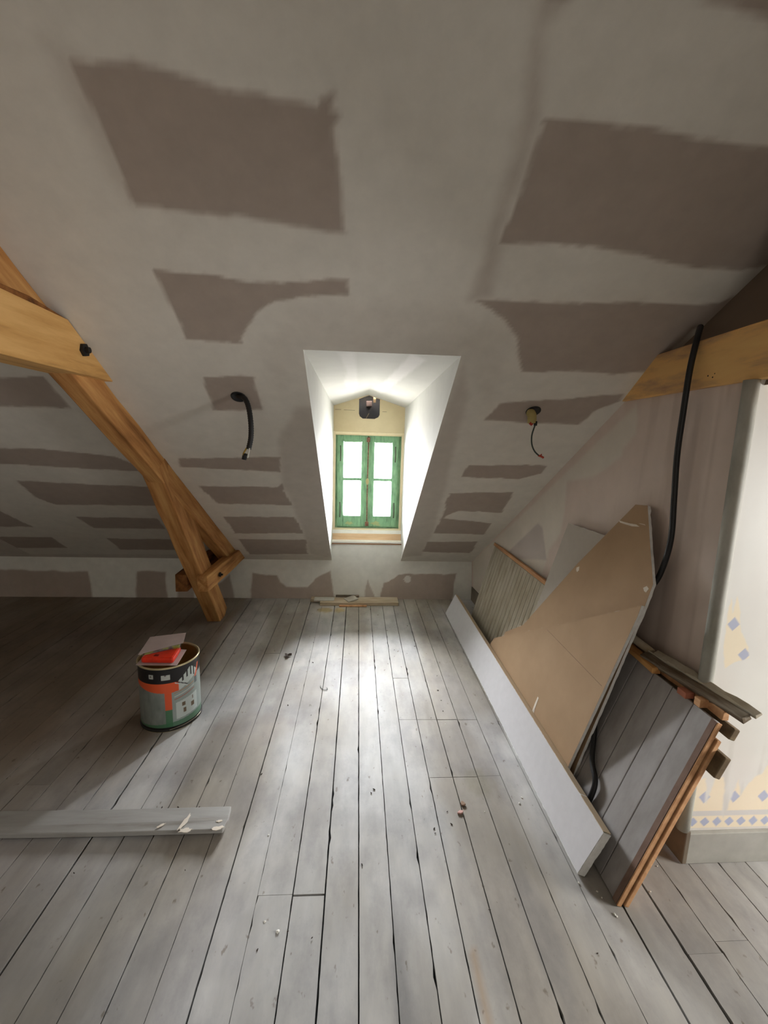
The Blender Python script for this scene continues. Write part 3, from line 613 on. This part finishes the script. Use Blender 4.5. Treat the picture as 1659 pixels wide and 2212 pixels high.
tube('white_wire', [a+Vector((.006, -.008, 0)), a.lerp(b_, .5)+Vector((.010, -.008, 0)), b_+Vector((.012, 0, .004))], .004, mat_plain('white_wire', lin((220, 220, 210)), .5), e, seg=8)
tube('wire_connector', [b_+Vector((.002, 0, .022)), b_+Vector((-.004, 0, -.006))], .011, M_BLACK, e, n=1)
c = on_slope(1152, 888)
e = empty('cable_outlet', tuple(c)); tag(e, 'yellow sleeve and thin cable hanging from a round hole right of the dormer', 'electrical conduit')
outlet(c, .036, e)
a = Vector(at_y(1149, 896, 2.10)); b_ = Vector(at_y(1149, 914, 2.10))
tube('yellow_sleeve', [a+Vector((0, .02, .01)), a, b_], .021, mat_plain('yellow_foam', lin((176, 160, 104)), .8), e, n=2)
tube('red_connector', [b_+Vector((-.014, -.01, .002)), b_+Vector((-.002, -.012, -.008))], .008, mat_plain('red_plastic', lin((176, 52, 34)), .4), e, n=1)
tube('black_connector', [b_+Vector((.014, -.01, .008)), b_+Vector((.013, -.012, -.012))], .008, M_BLACK, e, n=1)
cb = tube('thin_cable', [at_y(px, py, 2.09) for px, py in ((1156, 918), (1149, 940), (1149, 960), (1155, 975), (1165, 985))], .0036, mat_plain('dark_green_cable', lin((52, 62, 56)), .5), e, seg=8)
tube('terminal', [at_y(px, py, 2.09) for px, py in ((1163, 984), (1169, 986), (1174, 989))], .005, mat_plain('red_terminal', lin((170, 60, 40)), .4), e, seg=8)
tube('terminal', [at_y(px, py, 2.09) for px, py in ((1167, 985), (1170, 981))], .003, mat_plain('red_terminal_tip', lin((170, 60, 40)), .4), e, seg=6)
# long black cable
cabp = [Vector((1.262, *at_x(1513, 706, 1.262)[1:]))]+[Vector(at_x(px, py, xx)) for px, py, xx in ((1505, 735, 1.215), (1490, 800, 1.190), (1476, 890, 1.187), (1463, 980, 1.187), (1456, 1080, 1.187), (1450, 1160, 1.187), (1434, 1220, 1.185), (1412, 1262, 1.182))]
cabp += [Vector(p) for p in ((1.160, 1.66, .90), (1.10, 1.72, .70), (1.024, 1.70, .45))]+[Vector(lean(px, py, .862, .4)) for px, py in ((1284, 1560), (1279, 1640), (1284, 1700))]+[Vector((.886, 1.45, .02))]
tag(tube('cable', cabp, .0105, M_BLACK, n=10), 'long black cable hanging from the ceiling down behind the leaning plasterboard', 'cable')

# ------------------------------------------------------------------ leaning sheets on the right
def sheet(name, px, x0, k, th, face, label, cat='plasterboard', extra=None, ragged=.0012, edge=M_GYPSUM, topedge=False):
    pts = [Vector(lean(*p, x0, k)) for p in px]
    if extra: pts += [Vector(p) for p in extra]
    n = Vector((1, 0, -k)).normalized()
    root = empty(name, (x0, sum(p.y for p in pts)/len(pts), 0)); tag(root, label, cat)
    co = prism('core', pts, n*th, edge, root, bevel=0, ragged=ragged)
    if topedge:
        co.data.materials.append(M_KRAFT)
        for p_ in co.data.polygons:
            if p_.normal.z > .45: p_.material_index = 1
    prism('face_paper', [p-n*.0006 for p in pts], n*.0006, face, root, bevel=0)
    return root
def onA(y, z): return (.865+.24*z, y, z)
def onB(y, z): return (.895+.24*z, y, z)
shA = sheet('plasterboard_sheet', [(1062, 1386), (1068, 1378), (1150, 1361), (1270, 1335), (1386, 1308), (1378, 1330), (1230, 1650)], .865, .24, .0125, M_KRAFT, 'brown backed plasterboard sheet leaning in front, behind the long white strip', extra=[onA(1.590, .004), onA(2.73, .004)], ragged=.0004, topedge=True)
shB = sheet('plasterboard_sheet', [(1373, 1090), (1399, 1092), (1404, 1170), (1411, 1262), (1393, 1310), (1247, 1650)], .895, .24, .0125, M_KRAFT, 'tall pointed brown plasterboard offcut rising above the other sheets', extra=[onB(1.577, .004), onB(2.6, .004), onB(2.60, .30), lean(1130, 1350, .895, .24), lean(1250, 1215, .895, .24)])
M_TORN = mat_plain('torn_white_paper', lin((224, 214, 200)), .9)
def scar(px, x0, k, parent):
    n = Vector((1, 0, -k)).normalized(); prism('torn_paper', [Vector(lean(*p, x0, k))-n*.0016 for p in px], n*.0008, M_TORN, parent, bevel=0)
scar([(1337, 1124), (1350, 1128), (1362, 1131), (1375, 1133), (1382, 1138), (1366, 1137), (1352, 1133), (1340, 1129)], .895, .24, shB)
scar([(1380, 1130), (1393, 1133), (1395, 1135), (1384, 1132)], .895, .24, shB)
scar([(1246, 1226), (1252, 1224), (1251, 1232), (1247, 1236), (1245, 1231)], .895, .24, shB)
scar([(1390, 1270), (1398, 1266), (1402, 1272), (1396, 1280), (1392, 1277)], .895, .24, shB)
scar([(1162, 1505), (1164, 1508), (1157, 1528), (1151, 1545), (1149, 1538), (1155, 1522)], .865, .24, shA)
scar([(1150, 1535), (1156, 1533), (1153, 1544), (1150, 1542)], .865, .24, shA)
# pencil line on sheet A
def strip_on(pa, pb, x0, k, wd, mat, parent, nm):
    n = Vector((1, 0, -k)).normalized(); a, b = Vector(lean(*pa, x0, k)), Vector(lean(*pb, x0, k)); t = (b-a).normalized().cross(n)*wd/2
    prism(nm, [a+t-n*.0014, b+t-n*.0014, b-t-n*.0014, a-t-n*.0014], n*.0006, mat, parent, bevel=0)
strip_on((1182, 1360), (1300, 1482), .865, .24, .0022, mat_plain('pencil_mark', lin((138, 112, 90)), .9), shA, 'pencil_line')
# light grey board behind
sheet('plasterboard_sheet', [(1228, 1130), (1308, 1157)], .96, .215, .0125, M_BOARDLIGHT, 'light grey plasterboard piece standing against the wall behind the brown sheets', extra=[(.96+.215*1.09, 1.85, 1.09), (.96+.001, 1.85, .004), (.96+.001, 2.46, .004), (.96+.215*.44, 2.43, .44)])
# long white strip
sr = empty('plasterboard_strip', (.82, 2.4, 0)); tag(sr, 'long narrow white plasterboard strip on its edge along the floor', 'plasterboard')
k_ = (.874-.797)/.170; n_ = Vector((1, 0, -k_)).normalized(); up_ = Vector((k_, 0, 1)).normalized(); HT = .184
def so(y, h, t, x0=.797): return Vector((x0, y, 0))+up_*h+n_*t
ya, yb = 1.262, 3.60
zoff = n_.z
def lift(p): return Vector((p.x, p.y, p.z+.013))
prism('core', [lift(so(ya, 0, 0)), lift(so(yb, 0, 0, .79)), lift(so(yb, HT+.008, 0, .79)), lift(so(ya-.004, HT, 0))], n_*.029, M_GYPSUM, sr, bevel=0, ragged=.0009, step=.012)
prism('face_paper', [lift(so(ya+.001, .002, -.001)), lift(so(yb, .002, -.001, .79)), lift(so(yb, HT+.008, -.001, .79)), lift(so(ya-.001, HT, -.001))], n_*.001, M_BOARDGREY, sr, bevel=0)
prism('edge_paper', [lift(so(ya+.003, HT, 0)), lift(so(yb, HT+.008, 0, .79)), lift(so(yb, HT+.010, 0, .79)), lift(so(ya+.003, HT+.002, 0))], n_*.0315, M_EDGEPAPER, sr, bevel=0)

# ------------------------------------------------------------------ tongue and groove panels
def tg_panel(name, label, x0, k, ya, yb, z0, z1, pitch, th, mat, skew=0.0, first=0.0):
    n = Vector((1, 0, -k)).normalized(); root = empty(name, (x0, (ya+yb)/2, 0)); tag(root, label, 'wood panel')
    y = ya+first; c = 0
    while y < yb-.01 and c < 60:
        y1 = min(y+pitch, yb); g = .0016
        P = [Vector((x0+k*z0, y+g, z0)), Vector((x0+k*z0, y1-g, z0)), Vector((x0+k*z1, y1-g+skew, z1)), Vector((x0+k*z1, y+g+skew, z1))]
        prism('board', P, n*th, mat, root, bevel=.002); y = y1; c += 1
    return root, n
PX, PK = .88, .4
pr, pn = tg_panel('panelling', 'large grey painted board panel leaning against the right wall near the camera', PX, PK, 1.165, 2.06, .004, .655, .099, .016, M_GREYPAINT, skew=.016)
prism('edge_strip', [Vector((PX, 1.160, .004)), Vector((PX, 1.1645, .004)), Vector((PX+PK*.655, 1.1805, .655)), Vector((PX+PK*.655, 1.176, .655))], pn*.016, M_RAWWOOD, pr, bevel=.001)
M_BROWNEDGE = mat_noise('bare_brown_edge', [(0.3, L4(112, 88, 76)), (0.7, L4(136, 112, 98))], scale=9, vec=(3, 3, .7), rough=.8)
prism('bare_margin', [Vector((PX, 1.166, .004))-pn*.0012, Vector((PX, 1.186, .004))-pn*.0012, Vector((PX+PK*.655, 1.201, .655))-pn*.0012, Vector((PX+PK*.655, 1.181, .655))-pn*.0012], pn*.001, M_BROWNEDGE, pr, bevel=0)
for dz, xx in ((.645, .0), (.545, .02)):
    c = Vector((PX+PK*dz, 1.14, dz))+pn*.047
    # cross battens run along the back of the panel, their ends stick out
    obox('batten', c+Vector((0, .415, 0)), Vector((0, .40+xx, 0)), pn*.012, Vector((k_*0+PK, 0, 1)).normalized()*(.020 if dz > .6 else .038), mat_noise('old_batten_%d' % int(dz*100), [(0.3, L4(70, 58, 42)), (0.6, L4(118, 100, 76)), (0.8, L4(150, 140, 110))], scale=16, rough=.9), pr, bevel=.004)
# second panel behind
p2, n2 = tg_panel('panelling', 'bare wooden boards stacked directly behind the large grey panel', PX+.022, PK, 1.155, 2.0, .004, .60, .12, .016, M_RAWWOOD, skew=.012)
# far panel
FX, FK = .965, .255
fr_, fn = tg_panel('panelling', 'worn grooved board panel leaning far back beside the knee wall', FX, FK, 2.46, 3.45, .004, .665, .0555, .014, M_WORNPAINT, skew=-.01)
prism('top_rail', [Vector((FX+FK*.665, 2.44, .667)), Vector((FX+FK*.665, 3.47, .667)), Vector((FX+FK*.69, 3.47, .690)), Vector((FX+FK*.69, 2.44, .690))], fn*.028, M_RAWWOOD, fr_, bevel=.002)

# timber pieces lying on top of the near panel
tp = PX+PK*.655
m_ = timber('wood_batten', (tp-.005, 1.46, .672), (tp+.012, 2.02, .690), (1, 0, 0), .034, .024, M_OAK, nseg=6, bevel=.002); tag(m_, 'orange wooden batten lying on top of the grey panel', 'wood batten')
m_ = timber('wood_batten', (tp+.036, 1.19, .668), (tp+.036, 1.92, .668), (1, 0, 0), .022, .03, M_RAWWOOD, nseg=6, bevel=.002); tag(m_, 'bare wooden rail wedged between the grey panel and the wall', 'wood batten')
m_ = obox('wood_block', (tp+.014, 1.262, .672), (.018, 0, 0), (0, .013, 0), (0, 0, .014), M_RAWWOOD); tag(m_, 'small bare wood block on the top edge of the grey panel', 'wood block')
m_ = obox('wood_block', (tp+.006, 1.325, .666), (.016, 0, 0), (0, .020, 0), (0, 0, .011), mat_plain('reddish_wood', lin((176, 112, 88)), .8)); tag(m_, 'reddish wood block with a nail hole between panel and window frame piece', 'wood block')
so_ = empty('frame_piece', (tp+.03, 1.4, .69)); tag(so_, 'old weathered window frame piece lying across the panel top, end sticking out', 'frame piece')
M_WEATH = mat_noise('weathered_wood', [(0.25, L4(64, 50, 36)), (0.5, L4(104, 90, 72)), (0.75, L4(160, 152, 138))], scale=7, detail=8, vec=(.6, 6, 6), rough=.85, bumpv=.5)
A0, A1 = Vector((1.150, 1.545, .690)), Vector((1.205, 1.125, .700))
timber('rail', A0+Vector((-.008, 0, .0)), A1+Vector((-.012, .012, -.002)), (1, 0, .5), .03, .022, M_WEATH, so_, bevel=.002)
timber('rail', A0+Vector((.024, -.02, .022)), A1+Vector((.014, 0, .014)), (1, 0, .5), .026, .012, M_WORNPAINT, so_, bevel=.002)
timber('bead', A0+Vector((.010, 0, .016)), A1+Vector((.002, .006, .012)), (1, 0, .5), .007, .01, mat_plain('pale_bead', lin((190, 184, 168)), .8), so_, bevel=.001)
m_ = tube('wood_dowel', [at_x(1408, 1410, 1.175), at_x(1408, 1410, 1.175)+np.array([.008, .45, .01])], .0165, mat_noise('cream_painted_dowel', [(0.3, L4(170, 148, 112)), (0.7, L4(206, 198, 180))], scale=8, rough=.7), n=1, seg=20); tag(m_, 'cream painted round pole end resting above the grey panel', 'pole')
m_.modifiers.new('b', 'BEVEL').width = .004

# ------------------------------------------------------------------ boards stacked at the foot of the knee wall
M_PALEB = mat_noise('pale_plank', [(0.3, L4(158, 138, 112)), (0.5, L4(184, 168, 142)), (0.75, L4(206, 196, 176))], scale=5, detail=7, vec=(.8, 6, 6), rough=.8)
M_EDGEB = mat_plain('plank_edge', lin((132, 96, 66)), .85)
g = 'offcut boards at the foot of the knee wall'
def plank(name, x0, x1, y0, y1, z0, th, mat, label, rz=0.0, cat='board', group=g):
    cx_, cy_ = (x0+x1)/2, (y0+y1)/2; Rm = Matrix.Rotation(rz, 3, 'Z')
    o = obox(name, (cx_, cy_, z0+th/2), Rm @ Vector(((x1-x0)/2, 0, 0)), Rm @ Vector((0, (y1-y0)/2, 0)), (0, 0, th/2), mat, bevel=.002)
    tag(o, label, cat, group); return o
plank('floor_board', -.42, .395, 3.885, 3.970, .001, .022, M_PALEB, 'rearmost plank lying against the knee wall below the window')
plank('floor_board', -.385, -.20, 3.840, 3.925, .024, .012, mat_plain('whitish_board', lin((200, 200, 190)), .8), 'short whitish board at the left end of the plank pile')
plank('floor_board', -.325, .392, 3.795, 3.880, .001, .030, M_PALEB, 'front pale plank of the pile below the window', .012)
plank('floor_board', -.15, .10, 3.765, 3.790, .001, .012, M_RAWWOOD, 'thin lath lying in front of the plank pile', .02)
plank('floor_board', -.19, .03, 3.945, 3.972, .024, .018, M_WEATH, 'small dark lath on top of the plank pile against the wall', -.01)
m_ = obox('cardboard_piece', (-.045, 3.865, .043), Matrix.Rotation(.5, 3, 'Z') @ Vector((.052, 0, .006)), Matrix.Rotation(.5, 3, 'Z') @ Vector((0, .05, 0)), (0, 0, .003), mat_plain('grey_card', lin((176, 170, 156)), .6)); tag(m_, 'small square grey piece lying tilted on the plank pile', 'offcut')

# ------------------------------------------------------------------ grey plank on the floor, lower left
pk = empty('floor_plank', (-1.1, 1.52, 0)); tag(pk, 'long grey painted plank lying across the floorboards at lower left', 'plank')
M_PLANK = mat_noise('grey_plank_paint', [(0.2, L4(128, 120, 110)), (0.42, L4(158, 156, 152)), (0.8, L4(176, 175, 172))], scale=5, detail=7, vec=(.7, 5, 5), rough=.7)
prism('plank', [(-2.3, 1.49, .006), (-1.6, 1.472, .006), (-.9, 1.462, .010), (-.487, 1.458, .016), (-.478, 1.500, .016), (-.484, 1.562, .016), (-.9, 1.566, .010), (-1.6, 1.577, .006), (-2.3, 1.60, .006)], (0, 0, .019), M_PLANK, pk, bevel=.002)
def splash(cx_, cy_, rx, ry, rot, z, parent, nm='plaster_splash', mat=M_TORN, th=.002):
    pts = []
    for a in np.linspace(0, 2*math.pi, 16)[:-1]:
        r = random.uniform(.6, 1.15); p = Matrix.Rotation(rot, 2) @ Vector((math.cos(a)*rx*r, math.sin(a)*ry*r)); pts.append((cx_+p.x, cy_+p.y, z))
    return prism(nm, pts, (0, 0, th), mat, parent, bevel=.0006)
zt = .0345
p = at_z(400, 1775, zt); splash(p[0], p[1], .010, .045, -.25, zt, pk); p = at_z(400, 1795, zt); splash(p[0], p[1]+.002, .028, .010, .05, zt, pk)
p = at_z(348, 1783, zt); splash(p[0], p[1], .017, .006, .6, zt-.001, pk); p = at_z(468, 1792, zt); splash(p[0], p[1]+.004, .026, .011, .2, zt, pk); p = at_z(473, 1774, zt); splash(p[0], p[1], .014, .005, .2, zt, pk)

# ------------------------------------------------------------------ filler bucket with its printed label
bx, by, br, bh = -.985, 2.215, .147, .345
bk = empty('filler_bucket', (bx, by, 0)); tag(bk, 'large open tin bucket with orange, black and grey printed label', 'bucket')
def bk_col(u, v):                                         # u: angle from the camera-facing side (rad, + to the right), v: 0..1 height
    grey = mix(lin((112, 118, 114)), lin((140, 146, 140)), fbm(u*2, v*2, 4, 3)); c = grey
    orange = lin((226, 92, 48)); black = lin((24, 22, 24)); green = lin((60, 116, 78)); white = lin((196, 206, 202)); pale = lin((168, 182, 178))
    m = lambda cond: np.asarray(cond, float)
    c = mix(c, pale, m(u > .02)*.55)
    c = mix(c, green, m((v < .13+.035*np.clip(u, -1, 1)) & (v > .05))*.8)
    c = mix(c, white, m((u > .13) & (u < .98) & (v > .16+.03*u) & (v < .42+.06*u)))
    for uu, vv, du, dv in ((.42, .26, .05, .035), (.74, .285, .07, .035), (.40, .36, .055, .03), (.75, .39, .02, .025)):
        c = mix(c, lin((110, 92, 70)), m((np.abs(u-uu) < du) & (np.abs(v-vv-.03*uu) < dv)))
    for vv, cc in ((.475, (168, 110, 96)), (.52, (200, 204, 200)), (.575, (176, 140, 110))):
        c = mix(c, lin(cc), m((u > .1) & (u < .85) & (np.abs(v-vv-.09*u) < .007)))
    c = mix(c, orange, m((v > .66-.05*np.cos(u*1.6)) & (v < .78) & (u < .30)))
    c = mix(c, orange, m((u > -.19) & (u < .02) & (v > .34) & (v < .68)))
    c = mix(c, green, m((u > -.19) & (u < .02) & (v > .07) & (v <= .34))*.85)
    top = m(v > .765)
    c = mix(c, black, top)
    # pale panel with dark comb shape to the right
    edge_ = .64+.22*(u-.30)
    c = mix(c, white, m((u > .26+.0*v) & (u < 1.35) & (v > edge_-.02) & (v < .93-.35*np.abs(u-.72)) & (v > .60)))
    for uu in (.40, .56, .72, .86):
        c = mix(c, black, m((np.abs(u-uu) < .030) & (v > .80-.22*np.abs(u-.66)) & (v < .95)))
    c = mix(c, orange, m((np.abs((u-1.03)-(v-.80)*1.1) < .05) & (v > .70) & (v < .90)))
    c = mix(c, black, m((np.abs(v-(.76-.25*(u-.20))) < .008) & (u > .16) & (u < .58)))
    c = mix(c, white, m((np.abs(v-(.735-.25*(u-.20))) < .008) & (u > .14) & (u < .58)))
    c = mix(c, lin((96, 104, 104)), m((np.abs(u-.95) < .07) & (np.abs(v-.66) < .05)))
    c = mix(c, lin((188, 190, 184)), m((np.abs(u+.62) < .085) & (np.abs(v-.875) < .035)))
    c = mix(c, lin((188, 190, 184)), m((np.abs(u+.14) < .145) & (np.abs(v-.855) < .040)))
    c = mix(c, lin((110, 100, 96)), m((np.abs(u+.14) < .03) & (np.abs(v-.885) < .008))+m((np.abs(u+.62) < .03) & (np.abs(v-.88) < .012)))
    c = mix(c, lin((180, 184, 180)), m((v > .40) & (v < .41)*0))
    c = mix(c, black, m(v < .065)); c = mix(c, lin((190, 176, 130)), m(v < .012))
    return c
face_ang = math.atan2(-by, -bx)                            # direction towards the doorway side of the room (where the photo looks from)
def bk_pos(u, v):
    r = br*(1-.004*np.cos(v*40)*(v > .9))
    r = np.where(v < .02, br+.004, r)
    return np.stack([bx+r*np.cos(face_ang+u), by+r*np.sin(face_ang+u), v*bh], 1)
grid_mesh('label_wrap', seg(-math.pi, math.pi, .02), seg(0, 1, .006), bk_pos, bk_col, mat_tint('printed_tin', rough=.35, bumpv=0, scale=8, lo=.97, hi=1.02, spec=.5), parent=bk)
M_TIN = mat_plain('gold_lacquered_tin', lin((176, 140, 84)), .4, .5)
from_bm('lining', lathe_bm([(br-.002, bh-.002), (br-.003, .012), (0, .010)], (bx, by, 0), 64), M_TIN, bk, smooth=True)
rimb = bmesh.new(); lathe_bm([(br-.005, bh-.006), (br-.005, bh+.002), (br, bh+.005), (br+.004, bh+.002), (br+.004, bh-.004), (br, bh-.006)], (bx, by, 0), 64, rimb)
from_bm('rim', rimb, mat_plain('bright_rim', lin((204, 190, 150)), .35, .6), bk, smooth=True)
from_bm('bottom_rim', lathe_bm([(br, .012), (br+.005, .008), (br+.005, .002), (br, .0005), (0, .0005)], (bx, by, 0), 64), mat_plain('dark_rim', lin((40, 38, 36)), .4, .3), bk, smooth=True)
tube('reflection_arc', [Vector((bx+br*1.03*math.cos(face_ang+t), by+br*1.03*math.sin(face_ang+t), zz)) for t, zz in ((-.1, .010), (.1, .014), (.4, .016), (.8, .016), (1.2, .012))], .0016, mat_plain('reflection_metal', lin((170, 160, 140)), .3, .8), bk, seg=6)  # thin bright arc added for the reflected line at the bucket's foot
# blister packs on top
M_CARD = mat_noise('mauve_card', [(0.3, L4(184, 166, 164)), (0.7, L4(206, 190, 186))], scale=6, rough=.7, bumpv=.05)
def pack(name, label, c, ux, uy, w_, l_, fill, fill_mat, h_):
    c, ux, uy = Vector(c), Vector(ux).normalized(), Vector(uy); uy = (uy-ux*uy.dot(ux)).normalized(); uz = ux.cross(uy)
    root = empty(name, tuple(c)); tag(root, label, 'blister pack')
    return root, c, ux, uy, uz
zt = bh+.007
q1 = [Vector(at_z(px, py, zt)) for px, py in ((293, 1437), (382, 1438), (403, 1404), (330, 1398))]
ra = empty('blister_pack', tuple(q1[0])); tag(ra, 'lower blister pack with a bright red item on the bucket rim', 'blister pack')
prism('card', q1, (0, 0, .0016), M_CARD, ra, bevel=.0004)
def inner(q, s, sh=(0, 0, 0)):
    sh = Vector(sh)
    c_ = sum(q, Vector())/len(q); return [c_+(v-c_)*s+Vector(sh) for v in q]
M_RED = mat_plain('bright_red_plastic', lin((232, 52, 22)), .35, var=.15, spec=.6)
i1 = inner(q1, .80, (-.002, -.002, .0016)); 
o_ = prism('red_item', i1, (0, 0, .030), M_RED, ra, bevel=.010)
o_ = prism('pack_notch', inner(q1, .12, (-.012, -.045, .0017)), (0, 0, .031), mat_plain('dark_red_notch', lin((120, 24, 14)), .5), ra, bevel=.002)
q2 = [Vector(p) for p in (at_z(298, 1415, zt+.036), at_z(396, 1389, zt+.052), at_z(402, 1367, zt+.066), at_z(325, 1381, zt+.046))]
rb = empty('blister_pack', tuple(q2[0])); tag(rb, 'upper mauve card blister pack lying upside down on the red one', 'blister pack')
nb = geometry.normal(q2[:3]); nb = nb if nb.z > 0 else -nb
q2 = [v-nb*((v-q2[0]).dot(nb)) for v in q2]
prism('card', q2, nb*.0016, M_CARD, rb, bevel=.0004)
mb, nbm, bb_ = new_mat('clear_blister'); nbm.nodes.remove(bb_)
t1 = N(nbm, 'ShaderNodeBsdfTransparent'); t1.inputs[0].default_value = (.86, .9, .88, 1); g1 = N(nbm, 'ShaderNodeBsdfGlossy'); g1.inputs['Roughness'].default_value = .08; x1_ = N(nbm, 'ShaderNodeMixShader'); x1_.inputs[0].default_value = .22
nbm.links.new(t1.outputs[0], x1_.inputs[1]); nbm.links.new(g1.outputs[0], x1_.inputs[2]); nbm.links.new(x1_.outputs[0], [q for q in nbm.nodes if q.type == 'OUTPUT_MATERIAL'][0].inputs[0])
prism('clear_blister', inner(q2, .86, -nb*.0002+(Vector((.006, -.016, 0))-nb*nb.dot(Vector((.006, -.016, 0))))), -nb*.026, mb, rb, bevel=.006)
M_MULTI = mat_noise('yellow_grey_insert', [(0.35, L4(80, 72, 78)), (0.5, L4(128, 110, 116)), (0.56, L4(168, 172, 70)), (0.8, L4(186, 190, 90))], scale=22, detail=2, rough=.6)
fw = Vector((.007, -.018, 0)); fw = fw-nb*fw.dot(nb)
prism('insert', inner(q2, .78, -nb*.001+fw), -nb*.022, M_MULTI, rb, bevel=.004)

# ------------------------------------------------------------------ bits on the floor
M_CHIP = mat_plain('dark_bark', lin((52, 42, 34)), .9); M_WCRUMB = mat_plain('white_crumb', lin((226, 224, 216)), .9)
def chip_mesh(nm, mat, s=(1, .45, .3)):
    bm = bmesh.new(); bmesh.ops.create_icosphere(bm, subdivisions=1, radius=1)
    for v in bm.verts: v.co = Vector((v.co.x*s[0], v.co.y*s[1], v.co.z*s[2]))*random.uniform(.75, 1.2)
    me_ = bpy.data.meshes.new(nm); bm.to_mesh(me_); bm.free(); me_.materials.append(mat); return me_
cm = [chip_mesh('wood_chip', M_CHIP) for _ in range(4)]; wm = [chip_mesh('plaster_crumb', M_WCRUMB, (1, .7, .5)) for _ in range(3)]
chips = [(840,1408),(852,1404),(852,1418),(838,1434),(880,1352),(896,1396),(944,1460),(946,1491),(953,1513),(957,1536),(931,1551),(836,1362),(677,1388),(676,1431),(622,1523),(672,1545),(565,1672),(808,1705),(802,1713),(966,1753),(975,1780),(938,1790),(940,1800),(705,1902),(622,2012),(674,2026),(1290,2060),(430,1744),(350,1744),(385,1744),(400,1880),(160,1886),(782,1868),(556,2052),(1058,1965)]
for k, (px, py) in enumerate(chips):
    p = at_z(px, py, .002); o = bpy.data.objects.new('wood_chip', cm[k % 4]); COL.objects.link(o); s = random.uniform(.0035, .0075)
    o.location = (p[0], p[1], .0025); o.scale = (s, s, s*.8); o.rotation_euler = (0, 0, random.uniform(0, 3.1)); tag(o, 'tiny dark wood chip scattered on the floorboards', 'debris', 'dark wood chips on the floor')
crumbs = [(580,1803,.006),(600,2012,.012),(572,1990,.007),(962,1563,.004),(1122,1735,.010),(1127,1722,.008),(1341,1905,.007),(1405,1925,.006),(1328,1974,.008),(1333,1979,.006),(1420,1870,.005),(966,1335,.008),(962,1330,.006),(1540,1858,.008),(1385,1888,.004),(1290,1925,.006),(1300,1938,.006),(1047,1752,.004),(777,1503,.004),(1250,1906,.007)]
for k, (px, py, s) in enumerate(crumbs):
    p = at_z(px, py, .003); o = bpy.data.objects.new('plaster_crumb', wm[k % 3]); COL.objects.link(o)
    o.location = (p[0], p[1], s*.28); o.scale = (s*.7, s*.7, s*.5); o.rotation_euler = (0, 0, random.uniform(0, 3.1)); tag(o, 'tiny white plaster crumb scattered on the floorboards', 'debris', 'white plaster crumbs on the floor')
# dry leaf
p = at_z(622, 1418); bm = bmesh.new(); ring = []
for i in range(11):
    a = i/11*2*math.pi; r = .022*(1+.35*math.sin(3*a+.5)); ring.append(bm.verts.new((p[0]+r*math.cos(a), p[1]+r*math.sin(a)*1.2, .003+.012*abs(math.sin(a*1.5+.4)))))
cv = bm.verts.new((p[0], p[1], .004))
for i in range(11): bm.faces.new((cv, ring[i], ring[(i+1) % 11]))
o = from_bm('dry_leaf', bm, mat_plain('dry_brown', lin((58, 42, 28)), .8)); sm_ = o.modifiers.new('s', 'SOLIDIFY'); sm_.thickness = .0012
tag(o, 'curled dark brown dry leaf on the floor left of centre', 'leaf')
tag(tube('wire_scrap', [at_z(px, py, .004) for px, py in ((692, 1481), (694, 1486), (700, 1490), (707, 1489), (706, 1485))], .0014, M_BLACK, seg=6), 'thin curled black wire scrap on the pale floorboards', 'wire')
tag(splash(*at_z(995, 1757)[:2], .013, .008, .3, .001, None, 'plaster_lump', mat_plain('pink_plaster', lin((220, 176, 168)), .9), .007), 'pinkish plaster lump beside a floor gap right of centre', 'debris')
tag(splash(*at_z(1000, 1738)[:2], .010, .012, .3, .001, None, 'plaster_lump', mat_plain('brownish_crumb', lin((150, 124, 104)), .9), .006), 'brownish crumb just behind the pinkish plaster lump', 'debris')
tag(splash(*at_z(1352, 1880)[:2], .006, .012, .3, .010, None, 'plaster_lump', M_WCRUMB, .012), 'white plaster lump stuck at the foot of the grey panel', 'debris') if False else None
